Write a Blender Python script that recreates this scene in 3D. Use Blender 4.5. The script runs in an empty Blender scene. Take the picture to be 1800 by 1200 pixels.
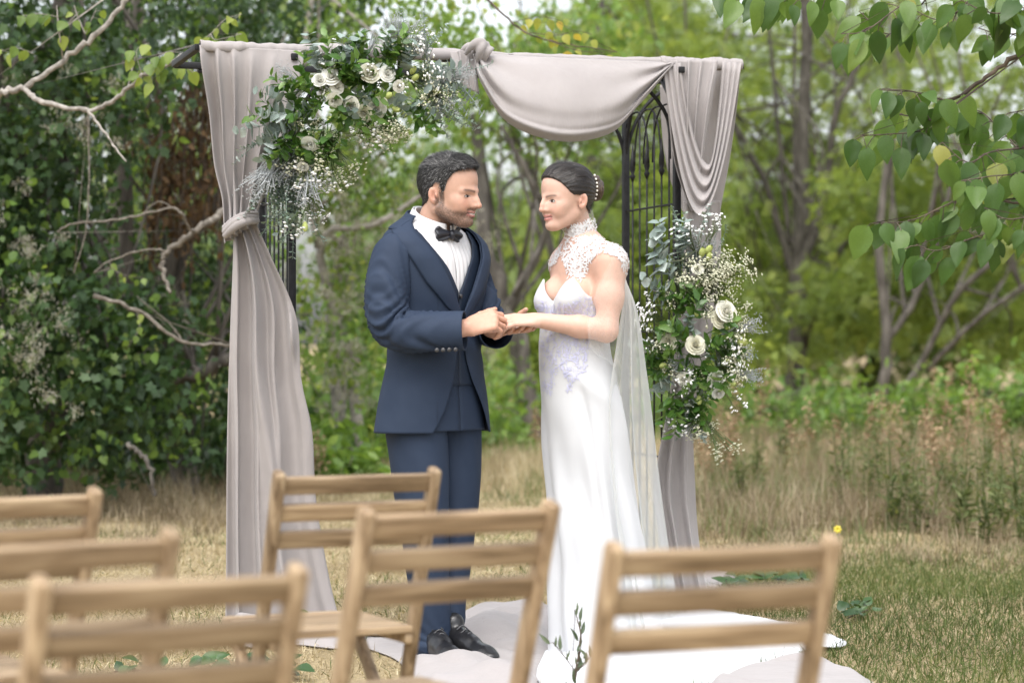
import bpy, math, random
import numpy as np
from mathutils import Vector, Matrix, noise as mnoise
random.seed(11)
rng = np.random.default_rng(11)
SC = bpy.context.scene
COL = SC.collection
# ---------------------------------------------------------------- camera, sky, sun, exposure
CAMZ, FPX = 1.08, 4250.0           # eye height; focal length in pixels of an 1800 wide frame
cam_data = bpy.data.cameras.new('camera')
cam_data.sensor_width = 36.0
cam_data.lens = 85.0
cam_data.clip_start = 0.1
cam_data.clip_end = 2000
cam_data.dof.use_dof = True
cam_data.dof.focus_distance = 8.35
cam_data.dof.aperture_fstop = 3.2
cam = bpy.data.objects.new('camera', cam_data)
cam.location = (0, 0, CAMZ)
cam.rotation_euler = (math.radians(90), 0, 0)
COL.objects.link(cam)
SC.camera = cam
world = bpy.data.worlds.new('World')
SC.world = world
world.use_nodes = True
_n, _l = world.node_tree.nodes, world.node_tree.links
_n.clear()
SUN_EL, SUN_AZ = math.radians(62), math.radians(195)    # azimuth clockwise from +Y (north)
_sky = _n.new('ShaderNodeTexSky')
_sky.sky_type = 'NISHITA'
_sky.sun_disc = False
_sky.sun_elevation = SUN_EL
_sky.sun_rotation = SUN_AZ
_sky.air_density = 1.0
_sky.dust_density = 4.0
_sky.ozone_density = 1.0
_bg = _n.new('ShaderNodeBackground')
_bg.inputs['Strength'].default_value = 0.15
_wo = _n.new('ShaderNodeOutputWorld')
_hs = _n.new('ShaderNodeHueSaturation')      # thin white cloud over the whole sky
_hs.inputs['Saturation'].default_value = 0.3
_l.new(_sky.outputs[0], _hs.inputs['Color'])
_l.new(_hs.outputs[0], _bg.inputs[0])
_l.new(_bg.outputs[0], _wo.inputs[0])
sun_data = bpy.data.lights.new('sun', 'SUN')
sun_data.energy = 0.6
sun_data.angle = math.radians(70)
sun_data.color = (1.0, 0.97, 0.93)
sun = bpy.data.objects.new('sun', sun_data)
_sd = Vector((math.sin(SUN_AZ) * math.cos(SUN_EL), math.cos(SUN_AZ) * math.cos(SUN_EL), math.sin(SUN_EL)))
sun.rotation_euler = (-_sd).to_track_quat('-Z', 'Y').to_euler()
sun.location = (0, 0, 12)
COL.objects.link(sun)
SC.view_settings.view_transform = 'Standard'
SC.view_settings.look = 'None'
SC.view_settings.gamma = 1.0
SC.view_settings.exposure = 1.4
SC.render.engine = 'CYCLES'
SC.cycles.max_bounces = 8
SC.cycles.transparent_max_bounces = 12
SC.cycles.caustics_reflective = False
SC.cycles.caustics_refractive = False

# ---------------------------------------------------------------- helpers
def P(px, py, d):
    """world point seen at (px, py) of the 1800x1200 frame, d metres from the camera"""
    return Vector(((px - 900) / FPX * d, d, CAMZ + (600 - py) / FPX * d))

def PA(px, py, d):
    return np.array(P(px, py, d))

def fast_mesh(name, V, F, tint=None, smooth=False, color=None):
    V = np.asarray(V, dtype=np.float32)
    Fs = F if isinstance(F, list) and len(F) and isinstance(F[0], np.ndarray) else [np.asarray(F)]
    me = bpy.data.meshes.new(name)
    me.vertices.add(len(V)); me.vertices.foreach_set('co', V.ravel())
    idx = np.concatenate([f.ravel() for f in Fs]).astype(np.int32)
    sizes = np.concatenate([np.full(len(f), f.shape[1]) for f in Fs])
    start = np.concatenate([[0], np.cumsum(sizes)[:-1]]).astype(np.int32)
    m = len(sizes)
    me.loops.add(len(idx)); me.loops.foreach_set('vertex_index', idx)
    me.polygons.add(m); me.polygons.foreach_set('loop_start', start)
    if smooth:
        me.polygons.foreach_set('use_smooth', np.ones(m, dtype=bool))
    me.update(calc_edges=True)
    if tint is not None:
        a = me.attributes.new('tint', 'FLOAT', 'FACE')
        a.data.foreach_set('value', np.asarray(tint, dtype=np.float32))
    if color is not None:
        a = me.attributes.new('paint', 'FLOAT_COLOR', 'POINT')
        c = np.ones((len(V), 4), dtype=np.float32); c[:, :3] = color
        a.data.foreach_set('color', c.ravel())
    return me

def link(name, me, mat=None, parent=None):
    o = bpy.data.objects.new(name, me)
    COL.objects.link(o)
    if mat is not None and me is not None and len(me.materials) == 0:
        me.materials.append(mat)
    if parent is not None:
        o.parent = parent
        o.matrix_parent_inverse = parent.matrix_basis.inverted()
    return o

def tag(o, label=None, cat=None, group=None, kind=None):
    if label: o['label'] = label
    if cat: o['category'] = cat
    if group: o['group'] = group
    if kind: o['kind'] = kind
    return o

def empty(name, loc, label=None, cat=None, group=None):
    o = bpy.data.objects.new(name, None)
    o.location = loc
    o.empty_display_size = 0.1
    COL.objects.link(o)
    return tag(o, label, cat, group)

class MB:
    """collects shapes as quads"""
    def __init__(self): self.v = []; self.f = []; self.n = 0; self.t = []
    def add(self, V, F, tint=0.5):
        V = np.asarray(V, dtype=float); F = np.asarray(F, dtype=int)
        self.v.append(V); self.f.append(F + self.n); self.n += len(V)
        self.t.append(np.full(len(F), tint))
    def tube(self, pts, radii, seg=8, tint=0.5, cap=True):
        pts = np.asarray(pts, dtype=float); n = len(pts)
        radii = np.broadcast_to(np.asarray(radii, dtype=float), (n,))
        T = np.gradient(pts, axis=0); T /= np.linalg.norm(T, axis=1)[:, None] + 1e-9
        up = np.array([0, 0, 1.0]) if abs(T[0][2]) < 0.9 else np.array([1.0, 0, 0])
        a = np.cross(T[0], up); a /= np.linalg.norm(a)
        rings = []
        for i in range(n):
            a = a - T[i] * a.dot(T[i]); a /= np.linalg.norm(a) + 1e-9
            b = np.cross(T[i], a)
            th = np.arange(seg) * 2 * math.pi / seg
            rings.append(pts[i] + radii[i] * (np.cos(th)[:, None] * a + np.sin(th)[:, None] * b))
        V = np.concatenate(rings)
        F = []
        for i in range(n - 1):
            for j in range(seg):
                F.append((i * seg + j, i * seg + (j + 1) % seg, (i + 1) * seg + (j + 1) % seg, (i + 1) * seg + j))
        if cap:
            V = np.concatenate([V, pts[:1], pts[-1:]])
            c0, c1 = n * seg, n * seg + 1
            for j in range(0, seg, 2):
                F.append((c0, (j + 2) % seg, j + 1, j))
                e = (n - 1) * seg
                F.append((c1, e + j, e + j + 1, e + (j + 2) % seg))
        self.add(V, F, tint)
    def box(self, lo, hi, M=None, tint=0.5):
        x0, y0, z0 = lo; x1, y1, z1 = hi
        V = np.array([(x0,y0,z0),(x1,y0,z0),(x1,y1,z0),(x0,y1,z0),(x0,y0,z1),(x1,y0,z1),(x1,y1,z1),(x0,y1,z1)])
        if M is not None:
            M = np.array(M); V = V @ M[:3, :3].T + M[:3, 3]
        self.add(V, [(0,3,2,1),(4,5,6,7),(0,1,5,4),(1,2,6,5),(2,3,7,6),(3,0,4,7)], tint)
    def grid(self, G, tint=0.5, closed_u=False):
        """G: (rows, cols, 3) grid of points"""
        G = np.asarray(G); r, c = G.shape[:2]
        cc = c if closed_u else c - 1
        i, j = np.meshgrid(np.arange(r - 1), np.arange(cc), indexing='ij')
        i = i.ravel(); j = j.ravel(); j2 = (j + 1) % c
        F = np.column_stack([i * c + j, i * c + j2, (i + 1) * c + j2, (i + 1) * c + j])
        self.add(G.reshape(-1, 3), F, tint)
    def mesh(self, name, smooth=True):
        return fast_mesh(name, np.concatenate(self.v), list(self.f), np.concatenate(self.t), smooth)
    def build(self, name, mat, parent=None, smooth=True):
        return link(name, self.mesh(name, smooth), mat, parent)

def bevel(o, w=0.003, seg=2):
    m = o.modifiers.new('bevel', 'BEVEL'); m.width = w; m.segments = seg; m.limit_method = 'ANGLE'
    return o

def solid(o, t=0.004, off=0.0):
    m = o.modifiers.new('solid', 'SOLIDIFY'); m.thickness = t; m.offset = off
    return o

def spline(pts, n):
    """Catmull-Rom through pts (any dimension), n samples"""
    p = np.asarray(pts, dtype=float)
    if p.ndim == 1: p = p[:, None]
    k = len(p)
    q = np.concatenate([[2 * p[0] - p[1]], p, [2 * p[-1] - p[-2]]])
    t = np.linspace(0, k - 1, n); i = np.minimum(t.astype(int), k - 2); f = (t - i)[:, None]
    p0, p1, p2, p3 = q[i], q[i + 1], q[i + 2], q[i + 3]
    return 0.5 * ((2 * p1) + (-p0 + p2) * f + (2 * p0 - 5 * p1 + 4 * p2 - p3) * f ** 2 + (-p0 + 3 * p1 - 3 * p2 + p3) * f ** 3)

def interp(x, xs, ys):
    return np.interp(x, xs, ys)

def sstep(a, b, x):
    t = np.clip((x - a) / (b - a), 0, 1); return t * t * (3 - 2 * t)

# smooth value noise on arrays (cheap): sum of rotated sines with random phase
def wob(x, y=0.0, seed=0, octaves=3):
    r = np.random.default_rng(seed); s = 0; a = 1.0; f = 1.0; tot = 0
    for _ in range(octaves):
        for _k in range(3):
            an = r.uniform(0, 2 * math.pi); ph = r.uniform(0, 2 * math.pi); fr = f * r.uniform(.7, 1.4)
            s = s + a * np.sin((np.cos(an) * x + np.sin(an) * y) * fr + ph); tot += a
        a *= .5; f *= 2
    return s / tot * 1.8

# ---------------------------------------------------------------- materials
MATS = {}
def new_mat(name):
    m = bpy.data.materials.new(name); m.use_nodes = True
    nt = m.node_tree; nt.nodes.clear()
    out = nt.nodes.new('ShaderNodeOutputMaterial')
    MATS[name] = m
    return m, nt, out

def N(nt, typ, **kw):
    n = nt.nodes.new(typ)
    for k, v in kw.items():
        if k.startswith('i_'):
            n.inputs[k[2:].replace('_', ' ')].default_value = v
        else: setattr(n, k, v)
    return n

def ramp(nt, stops):
    r = nt.nodes.new('ShaderNodeValToRGB')
    el = r.color_ramp.elements
    while len(el) < len(stops): el.new(0.5)
    for e, (p, c) in zip(el, stops):
        e.position = p; e.color = (*c, 1)
    return r

def surf_mat(name, stops, rough=0.6, scale=20, stretch=(1, 1, 1), bump=0.0, bscale=None, spec=0.4, detail=4, sheen=0.0, metallic=0.0, coords='Object', transl=0.0, attr=None, bstretch=None):
    """principled with a noise driven colour ramp; stops = [(pos, rgb)...]"""
    m, nt, out = new_mat(name)
    b = N(nt, 'ShaderNodeBsdfPrincipled')
    b.inputs['Roughness'].default_value = rough
    b.inputs['Specular IOR Level'].default_value = spec
    b.inputs['Metallic'].default_value = metallic
    if sheen: b.inputs['Sheen Weight'].default_value = sheen
    tc = N(nt, 'ShaderNodeTexCoord')
    mp = N(nt, 'ShaderNodeMapping'); mp.inputs['Scale'].default_value = stretch
    nt.links.new(tc.outputs[coords], mp.inputs[0])
    no = N(nt, 'ShaderNodeTexNoise'); no.inputs['Scale'].default_value = scale; no.inputs['Detail'].default_value = detail
    nt.links.new(mp.outputs[0], no.inputs['Vector'])
    r = ramp(nt, stops)
    if attr:
        at = N(nt, 'ShaderNodeAttribute', attribute_name=attr)
        ad = N(nt, 'ShaderNodeMath', operation='MULTIPLY_ADD')
        nt.links.new(no.outputs['Fac'], ad.inputs[0]); ad.inputs[1].default_value = 0.5
        sb = N(nt, 'ShaderNodeMath', operation='SUBTRACT'); sb.inputs[1].default_value = 0.25
        nt.links.new(at.outputs['Fac'], sb.inputs[0]); nt.links.new(sb.outputs[0], ad.inputs[2])
        nt.links.new(ad.outputs[0], r.inputs[0])
    else:
        nt.links.new(no.outputs['Fac'], r.inputs[0])
    nt.links.new(r.outputs[0], b.inputs['Base Color'])
    if bump:
        n2 = N(nt, 'ShaderNodeTexNoise'); n2.inputs['Scale'].default_value = bscale or scale * 3; n2.inputs['Detail'].default_value = 4
        if bstretch:
            mp2 = N(nt, 'ShaderNodeMapping'); mp2.inputs['Scale'].default_value = bstretch
            nt.links.new(tc.outputs[coords], mp2.inputs[0]); nt.links.new(mp2.outputs[0], n2.inputs['Vector'])
        else:
            nt.links.new(mp.outputs[0], n2.inputs['Vector'])
        bp = N(nt, 'ShaderNodeBump'); bp.inputs['Strength'].default_value = bump; bp.inputs['Distance'].default_value = 0.01
        nt.links.new(n2.outputs['Fac'], bp.inputs['Height']); nt.links.new(bp.outputs[0], b.inputs['Normal'])
    last = b
    if transl:
        tr = N(nt, 'ShaderNodeBsdfTranslucent'); nt.links.new(r.outputs[0], tr.inputs['Color'])
        mx = N(nt, 'ShaderNodeMixShader'); mx.inputs[0].default_value = transl
        nt.links.new(b.outputs[0], mx.inputs[1]); nt.links.new(tr.outputs[0], mx.inputs[2]); last = mx
    nt.links.new(last.outputs[0], out.inputs[0])
    return m

def leaf_mat(name, stops, transl=0.35, rough=0.45, spec=0.35, obj_random=False, tboost=1.5):
    m, nt, out = new_mat(name)
    b = N(nt, 'ShaderNodeBsdfPrincipled')
    b.inputs['Roughness'].default_value = rough; b.inputs['Specular IOR Level'].default_value = spec
    r = ramp(nt, stops)
    if obj_random:
        oi = N(nt, 'ShaderNodeObjectInfo'); nt.links.new(oi.outputs['Random'], r.inputs[0])
    else:
        at = N(nt, 'ShaderNodeAttribute', attribute_name='tint'); nt.links.new(at.outputs['Fac'], r.inputs[0])
    tc = N(nt, 'ShaderNodeTexCoord')
    no = N(nt, 'ShaderNodeTexNoise'); no.inputs['Scale'].default_value = 35; no.inputs['Detail'].default_value = 2
    nt.links.new(tc.outputs['Object'], no.inputs['Vector'])
    hs = N(nt, 'ShaderNodeHueSaturation')
    mr = N(nt, 'ShaderNodeMapRange'); mr.inputs['To Min'].default_value = .7; mr.inputs['To Max'].default_value = 1.3
    nt.links.new(no.outputs['Fac'], mr.inputs['Value']); nt.links.new(mr.outputs[0], hs.inputs['Value'])
    nt.links.new(r.outputs[0], hs.inputs['Color'])
    nt.links.new(hs.outputs[0], b.inputs['Base Color'])
    tr = N(nt, 'ShaderNodeBsdfTranslucent')
    mu = N(nt, 'ShaderNodeMix', data_type='RGBA', blend_type='MULTIPLY'); mu.inputs[0].default_value = 1
    mu.inputs[7].default_value = (tboost * 1.05, tboost, tboost * .55, 1)
    nt.links.new(hs.outputs[0], mu.inputs[6]); nt.links.new(mu.outputs[2], tr.inputs['Color'])
    mx = N(nt, 'ShaderNodeMixShader'); mx.inputs[0].default_value = transl
    nt.links.new(b.outputs[0], mx.inputs[1]); nt.links.new(tr.outputs[0], mx.inputs[2])
    nt.links.new(mx.outputs[0], out.inputs[0])
    return m

# ---------------------------------------------------------------- leaves
def leaf_template(kind='oval'):
    """leaf along +x from the stalk (0) to the tip (1), normal +z; quads"""
    if kind == 'oval':      # folded lozenge
        V = np.array([(0,0,0),(.35,.26,.05),(.8,.17,.02),(1,0,-.08),(.8,-.17,.02),(.35,-.26,.05),(.35,0,0),(.8,0,-.03)])
        F = [(0,6,1),(6,7,2),(6,2,1),(7,3,2),(0,5,6),(5,4,7),(5,7,6),(4,3,7)]
        return V, np.array(F)
    if kind == 'quad':
        return np.array([(0,0,0),(.5,.28,.06),(1,0,0),(.5,-.28,.06)]), np.array([(0,1,2),(0,2,3)])
    if kind == 'broad':     # heart / poplar shaped
        V = np.array([(0,0,0),(.12,.34,.04),(.42,.44,.05),(.75,.26,.0),(1.08,0,-.1),(.75,-.26,.0),(.42,-.44,.05),(.12,-.34,.04),(.42,0,-.02)])
        F = [(8,0,1),(8,1,2),(8,2,3),(8,3,4),(8,4,5),(8,5,6),(8,6,7),(8,7,0)]
        return V, np.array(F)
    if kind == 'narrow':
        return np.array([(0,0,0),(.5,.11,.03),(1,0,-.05),(.5,-.11,.03)]), np.array([(0,1,2),(0,2,3)])
    if kind == 'frond':     # a spray of small leaflets along a stalk (locust / ash like)
        V = []; F = []
        for i in range(6):
            x = .12 + i * .15
            for s in (-1, 1):
                b = len(V); V += [(x, 0, 0), (x + .1, s * .14, -.02), (x + .04, s * .3, -.05), (x - .05, s * .14, -.02)]
                F += [(b, b + 1, b + 2), (b, b + 2, b + 3)]
        return np.array(V), np.array(F)
    if kind == 'ivy':
        V = np.array([(0,0,0),(-.06,.3,.03),(.3,.28,.03),(.42,.5,.0),(.62,.24,.02),(1,0,-.08),(.62,-.24,.02),(.42,-.5,0),(.3,-.28,.03),(-.06,-.3,.03),(.4,0,0)])
        F = [(10,i,i+1) for i in range(9)] + [(10,9,0)]
        return V, np.array(F)

def rot_mats(yaw, pitch, roll):
    cy, sy, cp, sp, cr, sr = np.cos(yaw), np.sin(yaw), np.cos(pitch), np.sin(pitch), np.cos(roll), np.sin(roll)
    R = np.empty((len(yaw), 3, 3))
    R[:,0,0]=cy*cp; R[:,0,1]=cy*sp*sr-sy*cr; R[:,0,2]=cy*sp*cr+sy*sr
    R[:,1,0]=sy*cp; R[:,1,1]=sy*sp*sr+cy*cr; R[:,1,2]=sy*sp*cr-cy*sr
    R[:,2,0]=-sp;   R[:,2,1]=cp*sr;          R[:,2,2]=cp*cr
    return R

def scatter(name, C, size, kind, tint, droop=0.5, dspread=0.5, rspread=0.9, r=None, yaw=None):
    r = r or rng
    n = len(C); TV, TF = leaf_template(kind)
    if yaw is None: yaw = r.uniform(0, 2 * math.pi, n)
    R = rot_mats(yaw, r.normal(droop, dspread, n), r.normal(0, rspread, n))
    V = np.einsum('nij,kj->nki', R, TV) * np.broadcast_to(size, (n,))[:, None, None] + C[:, None, :]
    F = TF[None] + (np.arange(n) * len(TV))[:, None, None]
    return fast_mesh(name, V.reshape(-1, 3), F.reshape(-1, 3), np.repeat(tint, len(TF)))

def clumps(ells, n_clump, per, sigma, r=None, shell=0.45):
    """ells: list of (centre, radii, weight); returns leaf centres and clump id tint"""
    r = r or rng
    w = np.array([e[2] for e in ells], dtype=float); w /= w.sum()
    out = []; tn = []
    for e, k in zip(ells, (w * n_clump).astype(int)):
        d = r.normal(size=(k, 3)); d /= np.linalg.norm(d, axis=1)[:, None]
        rad = r.uniform(0, 1, k) ** shell
        c = np.array(e[0]) + d * rad[:, None] * np.array(e[1])
        cnt = r.integers(max(1, per // 2), per * 3 // 2 + 1, k)
        cc = np.repeat(c, cnt, axis=0)
        sg = np.repeat(sigma * r.uniform(.6, 1.4, k), cnt)[:, None]
        out.append(cc + r.normal(size=cc.shape) * sg * np.array([1, 1, .8]))
        tn.append(np.repeat(r.uniform(0, 1, k), cnt))
    C = np.concatenate(out); T = np.concatenate(tn)
    return C, np.clip(T * .6 + r.uniform(0, 1, len(C)) * .4, 0, 1)
# ================================================================ ground
m_ground, nt, out = new_mat('dry_meadow_soil')
b = N(nt, 'ShaderNodeBsdfPrincipled'); b.inputs['Roughness'].default_value = .95; b.inputs['Specular IOR Level'].default_value = .1
tc = N(nt, 'ShaderNodeTexCoord')
n1 = N(nt, 'ShaderNodeTexNoise'); n1.inputs['Scale'].default_value = .9; n1.inputs['Detail'].default_value = 5
n2 = N(nt, 'ShaderNodeTexNoise'); n2.inputs['Scale'].default_value = 45; n2.inputs['Detail'].default_value = 5
nt.links.new(tc.outputs['Object'], n1.inputs[0]); nt.links.new(tc.outputs['Object'], n2.inputs[0])
r1 = ramp(nt, [(.3, (.20, .155, .085)), (.5, (.33, .26, .15)), (.7, (.42, .35, .215))])
r2 = ramp(nt, [(.3, (.10, .085, .05)), (.55, (.30, .235, .135)), (.75, (.46, .385, .24))])
mx = N(nt, 'ShaderNodeMix', data_type='RGBA'); mx.inputs[0].default_value = .55
nt.links.new(n1.outputs['Fac'], r1.inputs[0]); nt.links.new(n2.outputs['Fac'], r2.inputs[0])
nt.links.new(r1.outputs[0], mx.inputs[6]); nt.links.new(r2.outputs[0], mx.inputs[7]); nt.links.new(mx.outputs[2], b.inputs['Base Color'])
bp = N(nt, 'ShaderNodeBump'); bp.inputs['Strength'].default_value = .8; bp.inputs['Distance'].default_value = .03
nt.links.new(n2.outputs['Fac'], bp.inputs['Height']); nt.links.new(bp.outputs[0], b.inputs['Normal']); nt.links.new(b.outputs[0], out.inputs[0])

def ground_z(x, y):
    x = np.asarray(x, dtype=float); y = np.asarray(y, dtype=float)
    return .03 * wob(x * 1.1, y * 1.1, 3) * sstep(9.5, 12, y)

xs = np.concatenate([np.linspace(-400, -12, 14), np.linspace(-10, 10, 81), np.linspace(12, 400, 14)])
ys = np.concatenate([np.linspace(-60, 0, 6), np.linspace(1, 30, 88), np.linspace(33, 700, 20)])
GX, GY = np.meshgrid(xs, ys)
mb = MB(); mb.grid(np.stack([GX, GY, ground_z(GX, GY)], axis=-1))
tag(mb.build('ground', m_ground), 'dry straw coloured meadow ground', None, None, 'structure')

# ================================================================ bark and foliage materials
m_bark = surf_mat('grey_brown_bark', [(.3, (.045, .040, .034)), (.55, (.10, .09, .077)), (.75, (.17, .155, .135))], .9, 14, (1, 1, .25), .8, 30, .2)
m_bark_pale = surf_mat('pale_grey_bark', [(.3, (.16, .145, .125)), (.55, (.30, .275, .245)), (.75, (.42, .39, .35))], .85, 30, (1, 1, 1), .5, 60, .2)
m_twig = surf_mat('brown_twigs', [(.3, (.04, .03, .022)), (.7, (.13, .10, .075))], .9, 25)
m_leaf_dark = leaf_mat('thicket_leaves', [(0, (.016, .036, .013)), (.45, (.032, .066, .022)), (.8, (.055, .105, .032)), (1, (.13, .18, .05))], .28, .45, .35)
m_leaf_mid = leaf_mat('tree_leaves', [(0, (0.071, 0.126, 0.033)), (.5, (0.133, 0.227, 0.053)), (.85, (0.214, 0.321, 0.074)), (1, (0.356, 0.405, 0.102))], .45)
m_leaf_light = leaf_mat('light_green_leaves', [(0, (.115, .165, .045)), (.5, (.19, .26, .072)), (.85, (.27, .335, .10)), (1, (.37, .40, .13))], .55)
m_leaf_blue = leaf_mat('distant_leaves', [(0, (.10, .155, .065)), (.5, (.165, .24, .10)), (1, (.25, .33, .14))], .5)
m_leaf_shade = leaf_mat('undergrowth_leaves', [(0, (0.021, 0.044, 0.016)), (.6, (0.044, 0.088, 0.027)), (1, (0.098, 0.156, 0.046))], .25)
m_leaf_dead = leaf_mat('withered_leaves', [(0, (.05, .032, .02)), (.6, (.11, .07, .04)), (1, (.20, .13, .07))], .25, .8, .1)
m_fluff = leaf_mat('clematis_seed_fluff', [(0, (.22, .215, .175)), (1, (.44, .43, .37))], .4, .95, .05, tboost=1.0)

def E(px, py, d, rx, ry, rd, w=1.0):
    """crown lobe: ellipsoid at a picture place, radii in pixels across / up, metres in depth"""
    return (PA(px, py, d), np.array([rx / FPX * d, rd, ry / FPX * d]), w)

def limb_paths(start, ells, n, r0, r):
    """thin limbs from points of the trunk into the crown"""
    paths = []
    for _ in range(n):
        e = ells[r.integers(len(ells))]
        s = start[r.integers(len(start) // 3, len(start))]
        t = np.array(e[0]) + r.normal(size=3) * np.array(e[1]) * .5
        mid = (s + t) / 2 + r.normal(size=3) * .12 * np.linalg.norm(t - s) + np.array([0, 0, .08 * np.linalg.norm(t - s)])
        L = spline([s, mid, t], 9)
        paths.append((L, np.linspace(r0, r0 * .2, 9)))
    return paths

def tree(name, label, trunk, ells, leaves, limbs=10, limb_r=.03, bark=None, group=None, seed=0, cat='tree', fluff=None, extra=()):
    """trunk: list of (points, radii) paths; leaves: list of (n_clump, per, sigma, size, kind, mat, droop)"""
    r = np.random.default_rng(seed)
    base = trunk[0][0][0]
    root = empty(name, (base[0], base[1], 0), label, cat, group)
    mb = MB()
    tp = []
    for pts, rad in trunk:
        sp = spline(pts, 16); sr = np.interp(np.linspace(0, 1, 16), np.linspace(0, 1, len(rad)), rad)
        sp[1:-1] += r.normal(size=(14, 3)) * (sr[1:-1, None] * .25)
        mb.tube(sp, sr, 9); tp.append(sp)
    allp = np.concatenate(tp)
    for L, rd in limb_paths(allp, ells, limbs, limb_r, r):
        mb.tube(L, rd, 5)
    mb.build('trunk', bark or m_bark, root)
    for i, (nc, per, sg, size, kind, mat, droop) in enumerate(leaves):
        C, T = clumps(ells, nc, per, sg, r)
        me = scatter('crown', C, size * r.uniform(.6, 1.25, len(C)), kind, T, droop, .55, .8, r)
        tag(link('crown', me, mat, root), kind='stuff')
    if fluff:
        fe, nc, per, sg, size = fluff
        C, T = clumps(fe, nc, per, sg, r)
        tag(link('seed_heads', scatter('seed_heads', C, size * r.uniform(.6, 1.3, len(C)), 'narrow', T, 0, 1.5, 1.5, r), m_fluff, root), kind='stuff')
    return root

# ---------------------------------------------------------------- vine covered thicket on the left
def V3(*a): return np.array([PA(*q) for q in a])
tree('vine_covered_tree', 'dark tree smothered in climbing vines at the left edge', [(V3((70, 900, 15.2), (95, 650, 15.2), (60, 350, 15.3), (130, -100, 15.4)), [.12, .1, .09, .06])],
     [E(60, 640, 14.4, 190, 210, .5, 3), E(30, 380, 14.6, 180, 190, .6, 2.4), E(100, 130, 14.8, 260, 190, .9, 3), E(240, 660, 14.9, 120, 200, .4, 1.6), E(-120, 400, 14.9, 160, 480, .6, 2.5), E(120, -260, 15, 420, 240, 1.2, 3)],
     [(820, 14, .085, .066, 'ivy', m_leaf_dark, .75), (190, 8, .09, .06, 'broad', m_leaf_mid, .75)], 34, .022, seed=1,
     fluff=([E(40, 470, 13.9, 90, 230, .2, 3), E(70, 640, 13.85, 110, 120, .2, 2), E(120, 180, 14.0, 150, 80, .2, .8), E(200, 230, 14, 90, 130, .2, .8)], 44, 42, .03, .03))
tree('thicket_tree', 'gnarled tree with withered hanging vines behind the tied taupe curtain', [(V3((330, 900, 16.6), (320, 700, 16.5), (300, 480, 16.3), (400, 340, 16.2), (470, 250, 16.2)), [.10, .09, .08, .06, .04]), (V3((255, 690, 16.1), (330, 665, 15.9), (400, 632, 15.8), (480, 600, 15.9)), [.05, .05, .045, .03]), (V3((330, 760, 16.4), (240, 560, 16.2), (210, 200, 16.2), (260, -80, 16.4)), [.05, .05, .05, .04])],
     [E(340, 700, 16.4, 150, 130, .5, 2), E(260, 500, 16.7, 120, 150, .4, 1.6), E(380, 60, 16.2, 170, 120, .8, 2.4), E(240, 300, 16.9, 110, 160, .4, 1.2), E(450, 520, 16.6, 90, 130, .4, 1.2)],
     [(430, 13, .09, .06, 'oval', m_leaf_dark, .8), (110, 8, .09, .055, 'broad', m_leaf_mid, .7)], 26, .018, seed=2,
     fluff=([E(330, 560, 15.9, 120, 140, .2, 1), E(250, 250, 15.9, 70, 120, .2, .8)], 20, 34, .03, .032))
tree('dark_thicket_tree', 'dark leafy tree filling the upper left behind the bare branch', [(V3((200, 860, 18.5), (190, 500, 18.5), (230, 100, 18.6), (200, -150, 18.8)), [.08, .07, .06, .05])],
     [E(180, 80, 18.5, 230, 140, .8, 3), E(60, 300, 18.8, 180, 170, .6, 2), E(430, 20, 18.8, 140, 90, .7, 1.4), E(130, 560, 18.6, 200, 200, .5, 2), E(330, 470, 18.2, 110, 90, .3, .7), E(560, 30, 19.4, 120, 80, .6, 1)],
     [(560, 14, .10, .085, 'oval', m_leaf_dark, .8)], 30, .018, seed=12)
# withered leaf chains hanging in the gap
r_ = np.random.default_rng(5)
rt = empty('withered_vine', P(330, 160, 15.7), 'curtain of brown withered vine strands with sky showing through', 'vine')
mb = MB(); C = []
for i in range(46):
    x = r_.uniform(235, 420); y0 = r_.uniform(110, 190); L = r_.uniform(120, 330); d = r_.uniform(15.5, 16.1)
    k = 12; px = x + np.cumsum(r_.normal(0, 3.0, k)); py = np.linspace(y0, y0 + L, k)
    pts = V3(*[(a, c, d) for a, c in zip(px, py)])
    mb.tube(pts, .004, 4, cap=False)
    for j in range(int(L / 7)):
        t = r_.uniform(0, k - 1.01); i0 = int(t)
        C.append(pts[i0] * (1 - t + i0) + pts[i0 + 1] * (t - i0) + r_.normal(0, .025, 3))
mb.build('stem', m_twig, rt)
C = np.array(C)
tag(link('withered_leaves', scatter('withered_leaves', C, .06 * r_.uniform(.5, 1.3, len(C)), 'oval', r_.uniform(0, 1, len(C)), 1.2, .4, 1.2, r_), m_leaf_dead, rt), kind='stuff')

tree('clematis_tree', 'thicket tree hung with pale fluffy clematis behind the man', [(V3((640, 880, 18.4), (620, 650, 18.4), (560, 430, 18.2), (660, 395, 18.0), (760, 330, 18.2)), [.05, .04, .032, .024, .014]), (V3((600, 860, 18.6), (590, 500, 18.8), (640, 100, 19)), [.05, .04, .03]), (V3((560, 436, 18.2), (520, 200, 18.2), (560, -60, 18.4)), [.03, .03, .02])],
     [E(600, 300, 18.3, 120, 160, .6, 3), E(610, 560, 18.4, 100, 130, .5, 2.0), E(690, 250, 18.4, 80, 150, .5, 1.4), E(620, 60, 18.6, 220, 120, .9, 2.6), E(640, 760, 18.8, 90, 70, .4, 1.0), E(800, 40, 18.9, 120, 80, .7, .8)],
     [(330, 10, .09, .07, 'oval', m_leaf_mid, .8), (170, 8, .09, .065, 'broad', m_leaf_light, .7)], 30, .016, bark=m_bark_pale, seed=3,
     fluff=([E(590, 430, 17.8, 95, 170, .2, 2.4), E(660, 330, 17.8, 70, 140, .2, 1.2), E(600, 640, 17.9, 80, 110, .2, 1.4), E(850, 400, 18, 50, 60, .2, .4), E(860, 590, 18, 40, 130, .2, .5)], 115, 40, .032, .034))
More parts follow.
